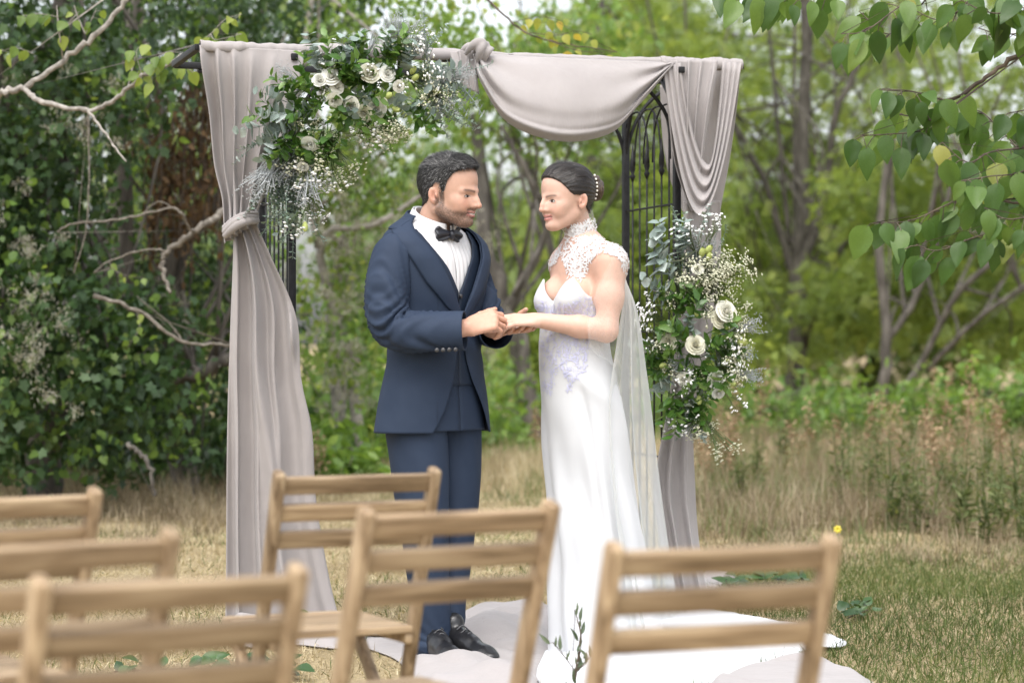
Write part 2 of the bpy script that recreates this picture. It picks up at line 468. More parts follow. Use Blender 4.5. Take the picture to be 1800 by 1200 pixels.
# ---------------------------------------------------------------- trees across the middle and right
tree('leaning_tree', 'dark leaning trunk rising between the couple', [(V3((945, 830, 24), (925, 690, 24), (885, 540, 24), (850, 400, 24), (835, 200, 24.2)), [.13, .11, .10, .08, .05]), (V3((890, 560, 24), (960, 400, 23.8), (935, 320, 23.6), (880, 220, 23.5)), [.04, .035, .03, .02]), (V3((985, 500, 25), (950, 360, 25), (930, 300, 25), (890, 200, 25)), [.045, .04, .035, .025])],
     [E(840, 150, 24.5, 150, 120, 1.4, 2), E(960, 190, 25, 140, 130, 1.4, 1.6), E(870, 690, 23.6, 70, 70, .6, .6), E(1030, 60, 24, 120, 70, 1, .8)],
     [(200, 14, .16, .11, 'oval', m_leaf_mid, .6), (70, 10, .16, .11, 'oval', m_leaf_light, .6)], 18, .025, seed=4, group='trees behind the arch')
tree('slender_tree', 'tall forked tree with a straight dark trunk right of the arch', [(V3((1392, 780, 36), (1402, 560, 36), (1412, 300, 36), (1418, 60, 36), (1400, -250, 36)), [0.177, 0.136, 0.109, 0.088, 0.068]), (V3((1405, 560, 36), (1370, 400, 36), (1310, 250, 35.6), (1230, 130, 35.5)), [0.068, 0.058, 0.048, 0.034]), (V3((1410, 480, 36), (1450, 330, 35.8), (1480, 180, 35.5), (1560, 20, 35.4)), [0.082, 0.068, 0.054, 0.034]), (V3((1415, 610, 36), (1470, 450, 35.4), (1545, 370, 35), (1590, 290, 35)), [0.048, 0.041, 0.034, 0.027]), (V3((1388, 430, 36), (1365, 200, 36), (1350, 20, 36)), [0.041, 0.034, 0.027])],
     [E(1320, 430, 38.5, 150, 140, 2, 2.0), E(1480, 330, 39, 160, 150, 2, 1.8), E(1330, 200, 38, 170, 110, 2, .9), E(1500, 150, 38.5, 180, 120, 2, .9), E(1500, 530, 35, 90, 60, 1, 1.0), E(1370, 600, 37.5, 120, 50, 1.2, .8), E(1400, -160, 37, 320, 160, 3, 1.2)],
     [(330, 16, .24, .26, 'frond', m_leaf_light, .5), (110, 12, .24, .2, 'oval', m_leaf_light, .5)], 34, .025, seed=6, group='trees behind the arch')
tree('pale_barked_tree', 'pale trunk forking low above the weeds on the right', [(V3((1556, 790, 31), (1552, 690, 31), (1560, 600, 31), (1548, 420, 31), (1570, 200, 31)), [0.099, 0.079, 0.073, 0.059, 0.040]), (V3((1565, 720, 31), (1620, 640, 31), (1680, 520, 30.6), (1790, 420, 30.2), (1900, 330, 30)), [0.053, 0.046, 0.043, 0.040, 0.026]), (V3((1630, 650, 31), (1720, 560, 30.4), (1850, 470, 30)), [0.040, 0.036, 0.026]), (V3((1560, 600, 31), (1610, 520, 31), (1660, 380, 31), (1700, 180, 31.4)), [0.046, 0.040, 0.033, 0.026])],
     [E(1600, 490, 33, 120, 90, 1.4, 1.6), E(1700, 400, 33, 160, 110, 1.6, 1.5), E(1570, 330, 33.5, 130, 110, 1.6, 1.1), E(1760, 560, 32.5, 130, 90, 1.0, 1.2), E(1720, 180, 32, 200, 130, 2, 1.2), E(1680, -120, 32, 300, 140, 2, 1.2)],
     [(280, 15, .22, .24, 'frond', m_leaf_light, .5), (90, 12, .22, .18, 'oval', m_leaf_light, .5)], 26, .028, seed=7, group='trees behind the arch')
tree('bushy_tree', 'mid green bushy tree filling the view through the arch', [(V3((1050, 800, 34), (1065, 600, 34), (1040, 300, 34), (1060, 0, 34)), [0.112, 0.091, 0.070, 0.049]), (V3((1062, 620, 34), (1130, 400, 34), (1210, 180, 34)), [0.049, 0.042, 0.028])],
     [E(1040, 420, 33.6, 150, 170, 2, 2.4), E(1180, 420, 34, 110, 210, 2, 2.2), E(1110, 150, 34.5, 180, 110, 2, 1.6), E(960, 600, 33, 90, 150, 1.5, 1.5), E(1250, 600, 33, 110, 130, 1.4, 1.4), E(1060, -100, 35, 200, 120, 2, .8)],
     [(430, 15, .22, .24, 'frond', m_leaf_light, .55), (230, 14, .24, .2, 'oval', m_leaf_light, .5)], 26, .025, seed=8, group='trees behind the arch')
# row of far trees
far = [(-80, 200, 46, 'far leafy tree behind the thicket at the left edge'), (330, 260, 48, 'far leafy tree glimpsed behind the tied curtain'), (720, 330, 50, 'far leafy tree behind the head of the man'), (930, 380, 52, 'far blue green tree between the couple'), (1150, 320, 54, 'far leafy tree behind the iron side panel'),
       (1330, 380, 50, 'far leafy tree behind the forked trunk'), (1530, 350, 52, 'far leafy tree behind the pale trunk'), (1720, 400, 48, 'far leafy tree behind the leaning branches'), (1900, 300, 50, 'far leafy tree at the right edge')]
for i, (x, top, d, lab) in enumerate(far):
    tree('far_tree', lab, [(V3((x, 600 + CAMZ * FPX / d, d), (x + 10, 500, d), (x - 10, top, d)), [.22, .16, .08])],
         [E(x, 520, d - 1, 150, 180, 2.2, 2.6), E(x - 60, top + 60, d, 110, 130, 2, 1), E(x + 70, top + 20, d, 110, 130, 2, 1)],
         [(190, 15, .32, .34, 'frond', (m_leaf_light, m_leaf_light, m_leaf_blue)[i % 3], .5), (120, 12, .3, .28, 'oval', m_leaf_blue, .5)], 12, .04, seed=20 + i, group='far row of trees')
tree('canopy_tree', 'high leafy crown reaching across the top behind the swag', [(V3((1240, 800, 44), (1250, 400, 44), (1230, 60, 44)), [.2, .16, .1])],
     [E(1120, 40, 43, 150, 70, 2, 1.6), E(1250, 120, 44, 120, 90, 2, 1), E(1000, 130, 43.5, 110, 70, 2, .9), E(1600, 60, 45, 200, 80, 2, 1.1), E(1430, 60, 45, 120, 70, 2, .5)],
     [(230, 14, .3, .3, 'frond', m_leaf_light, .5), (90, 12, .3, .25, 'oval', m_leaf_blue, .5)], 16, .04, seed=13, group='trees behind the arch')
# dark undergrowth shrubs under the trees
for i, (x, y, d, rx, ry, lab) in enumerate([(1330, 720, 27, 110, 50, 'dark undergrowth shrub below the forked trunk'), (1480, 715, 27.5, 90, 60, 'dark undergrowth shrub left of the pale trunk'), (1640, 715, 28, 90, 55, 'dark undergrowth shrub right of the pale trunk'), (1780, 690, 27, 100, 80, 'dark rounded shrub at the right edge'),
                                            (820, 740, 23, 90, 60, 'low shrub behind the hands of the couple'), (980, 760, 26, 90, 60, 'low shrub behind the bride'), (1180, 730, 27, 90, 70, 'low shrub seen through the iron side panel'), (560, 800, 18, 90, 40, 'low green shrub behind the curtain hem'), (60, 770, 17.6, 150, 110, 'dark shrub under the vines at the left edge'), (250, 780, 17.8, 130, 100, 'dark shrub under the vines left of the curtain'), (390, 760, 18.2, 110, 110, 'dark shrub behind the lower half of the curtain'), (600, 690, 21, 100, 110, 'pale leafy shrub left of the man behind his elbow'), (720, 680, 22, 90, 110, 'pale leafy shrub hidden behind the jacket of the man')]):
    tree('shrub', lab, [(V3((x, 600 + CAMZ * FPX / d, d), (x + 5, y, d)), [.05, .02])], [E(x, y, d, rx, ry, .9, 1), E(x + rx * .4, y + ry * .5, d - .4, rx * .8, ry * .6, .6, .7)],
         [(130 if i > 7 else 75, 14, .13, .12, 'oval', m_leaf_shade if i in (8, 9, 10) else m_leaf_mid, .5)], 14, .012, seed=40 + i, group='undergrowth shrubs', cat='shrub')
# ================================================================ grass and weeds
m_straw = leaf_mat('dry_grass_blades', [(0, (.24, .19, .115)), (.5, (.45, .375, .245)), (1, (.62, .55, .39))], .3, .8, .1, tboost=1.0)
m_green_grass = leaf_mat('green_grass_blades', [(0, (.045, .07, .02)), (.5, (.085, .12, .035)), (.85, (.15, .175, .06)), (1, (.34, .31, .16))], .35, .6, .2, tboost=1.2)
m_tallgrass = leaf_mat('tall_dry_grass', [(0, (.12, .092, .06)), (.5, (.25, .20, .135)), (1, (.44, .38, .27))], .3, .85, .1, tboost=1.0)
m_weed = leaf_mat('weed_leaves', [(0, (.065, .09, .035)), (.6, (.12, .155, .06)), (1, (.20, .22, .10))], .35, .6, .2)
m_dock = leaf_mat('dried_seed_heads', [(0, (.20, .13, .08)), (1, (.42, .31, .20))], .2, .9, .1, tboost=1.0)
BL_V = np.array([(0,.5,0),(0,-.5,0),(.5,.36,.0),(.5,-.36,.0),(1,0,.0)]); BL_F = np.array([(0,1,3),(0,3,2),(2,3,4)])
def blades(name, C, L, W, pitch, curl, tint, r):
    n = len(C)
    R = rot_mats(r.uniform(0, 2 * math.pi, n), pitch, r.normal(0, .5, n))
    T = np.broadcast_to(BL_V, (n, 5, 3)).copy()
    T[:, :, 0] *= L[:, None]; T[:, :, 1] *= W[:, None]
    T[:, 2:4, 2] = (curl * L * .1)[:, None]; T[:, 4, 2] = -curl * L * .25
    V = np.einsum('nij,nkj->nki', R, T) + C[:, None, :]
    F = BL_F[None] + (np.arange(n) * 5)[:, None, None]
    return fast_mesh(name, V.reshape(-1, 3), F.reshape(-1, 3), np.repeat(tint, 3))
def wedge(n, d0, d1, r, p=1.0):
    d = np.sqrt(r.uniform(d0 ** 2, d1 ** 2, n)); x = r.uniform(-.235, .235, n) * d
    return x, d
r_ = np.random.default_rng(51)
n = 150000
x, d = wedge(n, 7.2, 17, r_)
xe, de = wedge(40000, 7.2, 12.2, r_); me_ = xe / de * FPX > 150; x[:me_.sum()] = np.abs(xe[me_]); d[:me_.sum()] = de[me_]
px = 900 + x / d * FPX
patch = wob(x * 1.6, d * 1.6, 9)
gfrac = np.clip(.10 + .74 * sstep(980, 1350, px) * (1 - sstep(11.0, 13, d)) + .22 * patch, .03, .92)
isg = r_.uniform(0, 1, n) < gfrac
CLOTHS = [[(590, 1118), (660, 1105), (760, 1095), (850, 1068), (935, 1058), (985, 1085), (975, 1130), (955, 1180), (930, 1250), (800, 1260), (735, 1215), (700, 1165), (640, 1140)], [(1235, 1230), (1300, 1186), (1390, 1174), (1470, 1180), (1540, 1212), (1520, 1262), (1300, 1275)],
          [(948, 1175), (950, 1215), (1010, 1260), (1110, 1262), (1230, 1218), (1330, 1178), (1420, 1150), (1488, 1138), (1440, 1112), (1350, 1092), (1255, 1075), (1190, 1062), (1090, 1080), (990, 1120)], [(396, 1100), (500, 1098), (600, 1102), (648, 1122), (600, 1142), (520, 1136), (440, 1140), (392, 1126)]]
def covered(x, d):
    X = 900 + x / d * FPX; Y = 600 + CAMZ * FPX / d; out = np.zeros(len(x), bool)
    for pl in CLOTHS:
        ins = np.zeros(len(x), bool); j = len(pl) - 1
        for i in range(len(pl)):
            (xi, yi), (xj, yj) = pl[i], pl[j]
            if yi != yj: ins ^= ((yi > Y) != (yj > Y)) & (X < (xj - xi) * (Y - yi) / (yj - yi) + xi)
            j = i
        out |= ins
    return out
keep = ~covered(x, d)
C = np.column_stack([x, d, ground_z(x, d) - .002])
def lawn(mask, name, mat, lab, cat, lo, hi, flat):
    k = mask.sum(); L = r_.uniform(lo, hi, k)
    me = blades(name, C[mask], L, r_.uniform(.0016, .0034, k) * (1 + d[mask] / 20), -np.abs(r_.normal(flat, .38, k)), r_.normal(0, 1, k), np.clip(.5 + .25 * patch[mask] + r_.normal(0, .22, k), 0, 1), r_)
    tag(link(name, me, mat), lab, cat, None, 'stuff')
lawn(~isg & keep, 'mown_dry_grass', m_straw, 'short mown straw coloured grass around the arch', 'grass', .022, .06, .42)
lawn(isg & keep, 'green_grass', m_green_grass, 'short green grass growing through the straw on the right', 'grass', .028, .08, .75)
# tall dry grass: tufts
def tall_grass(name, lab, spots, lo, hi, per, mat, seed, spread=.35, e0=11.6):
    r = np.random.default_rng(seed)
    cnt = r.integers(per // 2, per * 3 // 2, len(spots)); cc = np.repeat(np.array(spots), cnt, axis=0)
    cc = cc + r.normal(0, .07, cc.shape) * np.array([1, 1])
    edge = (.22 + .78 * sstep(0, 4.0, np.array(spots)[:, 1] - e0 + 1.2 * wob(np.array(spots)[:, 0] * 1.5, np.array(spots)[:, 1], seed))) * (.75 + .35 * wob(np.array(spots)[:, 0] * 2.1, np.array(spots)[:, 1] * 1.3, seed + 5))
    hh = np.repeat(r.uniform(lo, hi, len(spots)) * np.clip(edge, .15, 1.2), cnt) * r.uniform(.4, 1.1, len(cc))
    tn = np.clip(np.repeat(r.uniform(0, 1, len(spots)), cnt) * .7 + r.uniform(0, .4, len(cc)), 0, 1)
    C = np.column_stack([cc[:, 0], cc[:, 1], ground_z(cc[:, 0], cc[:, 1])])
    tag(link(name, blades(name, C, hh, r.uniform(.003, .008, len(cc)), -1.5 + np.abs(r.normal(0, spread, len(cc))), r.normal(0, 1.3, len(cc)), tn, r), mat), lab, 'grass', None, 'stuff')
def spots_in(n, p0, p1, d0, d1, r):
    d = np.sqrt(r.uniform(d0 ** 2, d1 ** 2, n)); px = r.uniform(p0, p1, n)
    return np.column_stack([(px - 900) / FPX * d, d])
tall_grass('tall_dry_grass', 'tall dry grass of the meadow on the right', np.concatenate([spots_in(360, 1190, 1900, 11.5, 18, r_), spots_in(300, 1180, 1900, 18, 27, r_)]), .16, .5, 34, m_tallgrass, 61)
tall_grass('dry_grass_strip', 'dry grass strip behind the couple and the curtain', np.concatenate([spots_in(260, 520, 1230, 14.6, 21, r_), spots_in(80, 420, 700, 15.5, 17.5, r_), spots_in(120, 700, 1200, 20, 27, r_)]), .12, .40, 34, m_straw, 62, .35, 14.8)
tall_grass('dead_stalks', 'brown dead stalks below the thicket on the left', np.concatenate([spots_in(150, -60, 430, 14.3, 16.6, r_), spots_in(130, -60, 420, 12.6, 15, r_)]), .2, .62, 26, m_tallgrass, 63, .5, 12.9)
tall_grass('meadow_greenery', 'green leafy growth low among the dry meadow grass', np.concatenate([spots_in(210, 1200, 1900, 11.8, 19, r_), spots_in(90, 1210, 1900, 19, 25, r_), spots_in(30, 500, 1100, 16, 19, r_)]), .14, .48, 24, m_weed, 64, .5)

def weed(spot, h, seed, label, group, dry=False):
    r = np.random.default_rng(seed)
    root = empty('dried_weed' if dry else 'tall_weed', (spot[0], spot[1], float(ground_z(*spot))), label, 'weed', group)
    base = np.array([spot[0], spot[1], float(ground_z(*spot)) - .01]); mb = MB(); C = []; S = []
    for k in range(r.integers(3, 6) if not dry else 2):
        lean = np.array([r.normal(0, .12), r.normal(0, .12), 1]) ; hk = h * r.uniform(.6, 1)
        pts = base + np.outer(np.linspace(0, 1, 7), lean * hk) + np.array([r.normal(0, .03), r.normal(0, .03), 0]) + np.cumsum(r.normal(0, .006, (7, 3)), axis=0)
        mb.tube(pts, np.linspace(.005, .0015, 7), 5, cap=False)
        for j in range(38 if not dry else 95):
            t = r.uniform(.12, 1) if not dry else r.uniform(.5, 1)
            q = np.array([np.interp(t * 6, np.arange(7), pts[:, a]) for a in range(3)])
            C.append(q + r.normal(0, .012 if not dry else .035 * (1.3 - t) + .012, 3)); S.append((.075 * (1.15 - t) + .02) if not dry else .03)
    mb.build('stem', m_weed if not dry else m_dock, root)
    C = np.array(C); S = np.array(S) * r.uniform(.7, 1.3, len(C))
    tag(link('seed_head' if dry else 'foliage', scatter('weed_foliage', C, S, 'narrow' if not dry else 'quad', r.uniform(0, 1, len(C)), -.5, .45, .6, r), m_dock if dry else m_weed, root), kind='stuff')
wl = [(1475, 15.5, .75), (1500, 16, .8), (1530, 15, .62), (1575, 13.6, .62), (1600, 14, .66), (1625, 13.5, .5), (1500, 19, 1.0), (1535, 19.5, 1.0), (1585, 20, .95), (1700, 13.2, .7), (1730, 12.8, .66), (1760, 13.4, .74), (1790, 13.0, .7), (1815, 12.7, .6), (1680, 15, .55), (1300, 15, .45), (1335, 16.5, .5), (1380, 19, .8), (1430, 20, .85), (1275, 18, .7), (1740, 16.5, .8), (1650, 17.5, .8)]
ORD = ['first', 'second', 'third', 'fourth', 'fifth', 'sixth', 'seventh', 'eighth', 'ninth', 'tenth', 'eleventh', 'twelfth', 'thirteenth', 'fourteenth', 'fifteenth', 'sixteenth', 'seventeenth', 'eighteenth', 'nineteenth', 'twentieth', 'twenty-first', 'twenty-second']
for i, (px_, d_, h_) in enumerate(sorted(wl)):
    size_ = 'tall' if h_ > .78 else ('knee-high' if h_ > .58 else 'short'); far_w = 'far back under the trees' if d_ > 18 else ('in the middle of the meadow' if d_ > 14.4 else 'near the lawn')
    weed(((px_ - 900) / FPX * d_, d_), h_, 70 + i, '%s green weed %s, %s from the left' % (size_, far_w, ORD[i]), 'green weeds in the meadow')
for i, (px_, d_, h_) in enumerate(sorted([(1712, 17, 1.05), (1690, 17.5, .85), (1645, 19, 1.0), (1640, 15, .75), (1310, 18, .9), (1340, 19, .95), (1270, 19, .85), (1738, 18.5, .9), (1460, 18, .7), (560, 17, .5), (945, 20, .6), (1290, 15.5, .6), (1405, 17, .75), (1530, 16.5, .7), (1580, 18, .85), (1670, 16, .7), (1765, 17.5, .9), (1790, 16, .7), (1240, 16.5, .65)])):
    weed(((px_ - 900) / FPX * d_, d_), h_, 120 + i, 'tan dried weed with brown seed head, %s from the left' % ORD[i], 'dried weeds in the meadow', True)

# ================================================================ foreground branches with separate leaves
m_leaf_obj = leaf_mat('broad_branch_leaves', [(0, (.04, .085, .02)), (.5, (.075, .145, .032)), (.95, (.13, .21, .045)), (1, (.28, .28, .07))], .42, .4, .4, obj_random=True)
m_leaf_pop = leaf_mat('poplar_leaves', [(0, (.09, .15, .03)), (.6, (.15, .225, .045)), (1, (.24, .29, .06))], .42, .45, .4, obj_random=True)
def leaf_object_mesh(name, mat, wide=.36, fold=.10, bend=.16, lobes=None):
    """one leaf, 10 rows of 5 points, stalk at the origin, blade along +x, face +z"""
    rows = 9; G = np.zeros((rows, 5, 3)); t = np.linspace(0, 1, rows)
    w = wide * np.sin(np.pi * np.clip(t, 0, 1) ** .72) ** .85 * (1 - .25 * t); w[-1] = 0.001; w[0] = .02
    for j, s in enumerate((-1, -.5, 0, .5, 1)):
        G[:, j, 0] = t - .05 * abs(s) * (1 - t); G[:, j, 1] = s * w; G[:, j, 2] = fold * abs(s) * w / wide - bend * t ** 2 + .015 * np.sin(t * 9 + s * 3)
    mb = MB(); mb.grid(G); me = mb.mesh(name); me.materials.append(mat)
    return me
LEAFV = [leaf_object_mesh('leaf', m_leaf_obj, .34, .10, .18), leaf_object_mesh('leaf', m_leaf_obj, .38, .16, .05), leaf_object_mesh('leaf', m_leaf_obj, .31, .05, .3)]
POPV = [leaf_object_mesh('leaf', m_leaf_pop, .44, .08, .1), leaf_object_mesh('leaf', m_leaf_pop, .40, .14, .2)]
def put_leaf(me, parent, at, size, tipdir, nrm):
    x = Vector(tipdir).normalized(); z = Vector(nrm); z = (z - x * z.dot(x)).normalized(); y = z.cross(x)
    M = Matrix((( x[0], y[0], z[0], at[0]), (x[1], y[1], z[1], at[1]), (x[2], y[2], z[2], at[2]), (0, 0, 0, 1))) @ Matrix.Scale(size, 4)
    o = bpy.data.objects.new('leaf', me); COL.objects.link(o)
    o.parent = parent; o.matrix_parent_inverse = parent.matrix_basis.inverted(); o.matrix_basis = M
    return o
def leafy_branch(name, label, limbs, twigs, meshes, size, bark, seed, step, hang=1.0):
    """limbs: bare (pts px/py/d, radius0, radius1); twigs: the same but bearing leaves"""
    r = np.random.default_rng(seed)
    p0 = PA(*limbs[0][0][0]); root = empty(name, p0, label, 'branch')
    mb = MB()
    for pts, r0, r1 in limbs:
        q = spline([PA(*a) for a in pts], 6 * len(pts)); q[1:-1] += r.normal(0, r0 * .35, (len(q) - 2, 3))
        mb.tube(q, np.linspace(r0, r1, len(q)) * r.uniform(.85, 1.15, len(q)), 7)
    lv = []
    for pts, r0, r1 in twigs:
        q = spline([PA(*a) for a in pts], 8 * len(pts)); mb.tube(q, np.linspace(r0, r1, len(q)), 5)
        seg = np.linalg.norm(np.diff(q, axis=0), axis=1); s = np.concatenate([[0], np.cumsum(seg)])
        side = 1
        for t in np.arange(step * .5, s[-1] + 1e-6, step):
            a = np.array([np.interp(t, s, q[:, k]) for k in range(3)])
            tan = np.array([np.interp(t + .01, s, q[:, k]) - np.interp(t - .01, s, q[:, k]) for k in range(3)]); tan /= np.linalg.norm(tan) + 1e-9
            side = -side
            out = np.cross(tan, (0, 0, 1)) * side * .55 + tan * .35 + r.normal(0, .35, 3); out[2] -= .25 * hang
            out /= np.linalg.norm(out); stalk = size * r.uniform(.25, .5)
            b = a + out * stalk + np.array([0, 0, -stalk * .15])
            mb.tube([a, (a + b) / 2 + np.array([0, 0, .004]), b], size * .014, 4, cap=False)
            tip = out * .5 + np.array([r.normal(0, .35), r.normal(0, .3), -1.0 * hang + r.normal(0, .3)])
            nrm = np.array([r.normal(0, .5), -1, r.uniform(0, .9)])
            lv.append((b, size * r.uniform(.6, 1.15), tip, nrm))
    mb.build('stem', bark, root)
    for b, sz, tip, nrm in lv:
        put_leaf(meshes[r.integers(len(meshes))], root, b, sz, tip, nrm)
    return root
D8 = 7.7
leafy_branch('leafy_branch', 'overhanging branch with broad hanging green leaves at the upper right', [([(1960, -20, 7.6), (1850, 60, 7.7), (1760, 115, 7.75), (1690, 168, 7.75), (1640, 212, 7.7)], .011, .005), ([(1960, 200, 7.5), (1850, 250, 7.6), (1780, 262, 7.65)], .008, .004), ([(1960, 330, 7.4), (1850, 362, 7.5), (1760, 352, 7.6)], .008, .004)],
    [([(1690, 168, 7.75), (1655, 175, 7.7), (1600, 160, 7.6), (1545, 158, 7.55)], .003, .0015), ([(1665, 190, 7.72), (1620, 228, 7.75), (1560, 236, 7.7), (1512, 238, 7.65)], .003, .0015), ([(1640, 212, 7.7), (1605, 205, 7.8), (1570, 200, 7.85)], .003, .0015),
     ([(1780, 262, 7.65), (1740, 268, 7.6), (1700, 285, 7.5), (1655, 250, 7.5)], .003, .0015), ([(1790, 262, 7.65), (1760, 230, 7.8), (1720, 195, 7.9), (1690, 215, 7.95)], .003, .0015), ([(1850, 250, 7.6), (1800, 300, 7.5), (1740, 310, 7.45), (1690, 318, 7.4)], .003, .0015),
     ([(1760, 352, 7.6), (1700, 345, 7.55), (1660, 362, 7.5), (1600, 388, 7.5), (1535, 392, 7.45)], .0035, .0015), ([(1850, 362, 7.5), (1790, 400, 7.4), (1720, 415, 7.4), (1650, 440, 7.4), (1610, 430, 7.4)], .0035, .0015), ([(1850, 362, 7.5), (1800, 340, 7.8), (1740, 335, 7.9), (1690, 360, 7.95), (1640, 372, 7.95)], .003, .0015), ([(1900, 400, 7.4), (1830, 380, 7.3), (1770, 385, 7.3), (1730, 365, 7.3)], .003, .0015), ([(1880, 180, 7.5), (1820, 190, 7.4), (1770, 200, 7.4)], .003, .0015)],
    LEAFV, .104, m_twig, 201, .027)
leafy_branch('leafy_branch', 'row of green leaves hanging down from the top edge at the upper right', [([(1960, -60, 7.6), (1840, -15, 7.65), (1700, -22, 7.7), (1560, -10, 7.75), (1440, -22, 7.8), (1300, -45, 7.8)], .008, .003)],
    [([(1500, -14, 7.77), (1420, -2, 7.7), (1350, -8, 7.7), (1290, -22, 7.7)], .003, .0015), ([(1620, -16, 7.7), (1570, 20, 7.65), (1520, 55, 7.6), (1478, 60, 7.6)], .003, .0015), ([(1640, -15, 7.7), (1600, 30, 7.8), (1560, 60, 7.85), (1510, 20, 7.9)], .003, .0015), ([(1720, -22, 7.7), (1690, 15, 7.6), (1650, 35, 7.6), (1600, 15, 7.6)], .003, .0015),
     ([(1800, -15, 7.65), (1770, 20, 7.5), (1730, 20, 7.5), (1680, -5, 7.5)], .003, .0015), ([(1880, -20, 7.6), (1830, 20, 7.5), (1790, 10, 7.5), (1740, -15, 7.5)], .003, .0015), ([(1850, -15, 7.65), (1810, 50, 7.7), (1760, 60, 7.8), (1720, 50, 7.8)], .003, .0015), ([(1400, -26, 7.8), (1360, -10, 7.9), (1320, -5, 7.9), (1280, -30, 7.9)], .003, .0015)],
    LEAFV, .104, m_twig, 202, .030)
leafy_branch('poplar_branch', 'bare pale grey branch with light green leaf tufts at the upper left', [([(-60, 175, 11.2), (0, 165, 11.2), (40, 155, 11.2), (100, 115, 11.2), (160, 70, 11.2), (215, 10, 11.2), (235, -40, 11.2)], .016, .011), ([(40, 155, 11.2), (75, 180, 11.1), (155, 193, 11.0), (200, 176, 11.0), (245, 140, 10.9), (305, 108, 10.8), (345, 80, 10.8)], .014, .006), ([(152, 192, 11.0), (185, 235, 10.9), (222, 284, 10.8)], .007, .004), ([(112, 108, 11.2), (104, 60, 11.1), (100, 10, 11.1)], .004, .003), ([(225, 155, 11), (232, 120, 11), (238, 100, 11)], .004, .003), ([(150, 60, 11.2), (138, 35, 11.2), (130, 10, 11.2)], .003, .002)],
    [([(245, 140, 10.9), (270, 105, 10.8), (300, 92, 10.7), (325, 95, 10.7)], .002, .001), ([(300, 108, 10.8), (280, 128, 10.8), (262, 145, 10.8)], .002, .001), ([(305, 108, 10.8), (330, 120, 10.7), (340, 128, 10.7)], .002, .001), ([(250, 135, 10.9), (240, 90, 10.9), (262, 75, 10.9)], .002, .001), ([(335, 85, 10.8), (370, 60, 10.8), (395, 35, 10.8), (425, 25, 10.8)], .002, .001), ([(370, 60, 10.8), (380, 70, 10.7), (425, 60, 10.7)], .002, .001),
     ([(104, 60, 11.1), (120, 40, 11.1), (140, 20, 11.1)], .002, .001), ([(100, 30, 11.1), (70, 25, 11.1), (30, 30, 11.1)], .002, .001), ([(60, 95, 11.2), (30, 85, 11.2), (0, 90, 11.2)], .002, .001), ([(150, 60, 11.2), (165, 25, 11.2), (170, 15, 11.2)], .002, .001)],
    POPV, .062, m_bark_pale, 203, .032)
leafy_branch('yellowing_branch', 'twig with yellow green leaves above the taupe swag', [([(820, -40, 11.5), (900, 40, 11.4), (960, 70, 11.3), (1085, 92, 11.3)], .006, .002)],
    [([(930, 58, 11.3), (980, 62, 11.3), (1010, 55, 11.3), (1040, 60, 11.3)], .002, .001), ([(960, 70, 11.3), (1020, 90, 11.2), (1085, 92, 11.2)], .002, .001), ([(900, 40, 11.4), (950, 30, 11.4), (1000, 40, 11.4)], .002, .001)],
    [leaf_object_mesh('leaf', leaf_mat('yellowing_leaves', [(0, (.20, .26, .05)), (.6, (.32, .34, .07)), (1, (.48, .38, .08))], .45, obj_random=True), .42, .1, .12)], .06, m_twig, 204, .045)
m_bark_mid = surf_mat('weathered_branch_bark', [(.3, (.09, .078, .064)), (.55, (.17, .15, .125)), (.75, (.27, .245, .21))], .9, 40, bump=.6, bscale=90, spec=.15)
leafy_branch('dead_branch', 'bare twisted branch curling in the thicket left of the tie', [([(395, 372, 13.4), (345, 405, 13.2), (300, 440, 13.2), (285, 470, 13.2), (300, 515, 13.1)], .022, .010), ([(345, 405, 13.2), (332, 402, 13.1), (322, 378, 13), (300, 365, 13), (250, 378, 13), (180, 388, 13), (125, 395, 13), (100, 408, 13)], .008, .005), ([(250, 378, 13), (265, 362, 13), (285, 355, 13), (322, 378, 13)], .004, .003), ([(300, 440, 13.2), (250, 440, 13.2), (190, 460, 13.2), (165, 480, 13.2)], .006, .004)],
    [([(190, 460, 13.2), (210, 480, 13.1), (255, 490, 13.1)], .002, .001)], [POPV[0]], .05, m_bark_mid, 205, .05)
leafy_branch('low_dead_branch', 'thin grey branch crossing the thicket low beside the curtain', [([(165, 520, 13.2), (240, 545, 13.2), (320, 600, 13.2), (395, 605, 13.3), (430, 612, 13.3)], .012, .007), ([(320, 600, 13.2), (300, 570, 13.2), (240, 520, 13.2)], .005, .002)],
    [([(240, 545, 13.2), (245, 575, 13.1), (225, 610, 13.1)], .002, .001)], [POPV[0]], .05, m_bark_mid, 207, .05)
leafy_branch('hanging_vine_stem', 'single thin vine stem dangling straight down at the left', [([(155, 190, 13), (156, 300, 13), (152, 400, 13), (130, 480, 13)], .005, .003)], [], [POPV[0]], .05, m_bark_mid, 208, .05)
leafy_branch('dead_stub', 'short dark dead stub bending down above the dry grass', [([(225, 780, 13.9), (245, 795, 13.8), (262, 815, 13.7), (272, 872, 13.7)], .014, .011)], [], [POPV[0]], .05, m_bark, 209, .05)
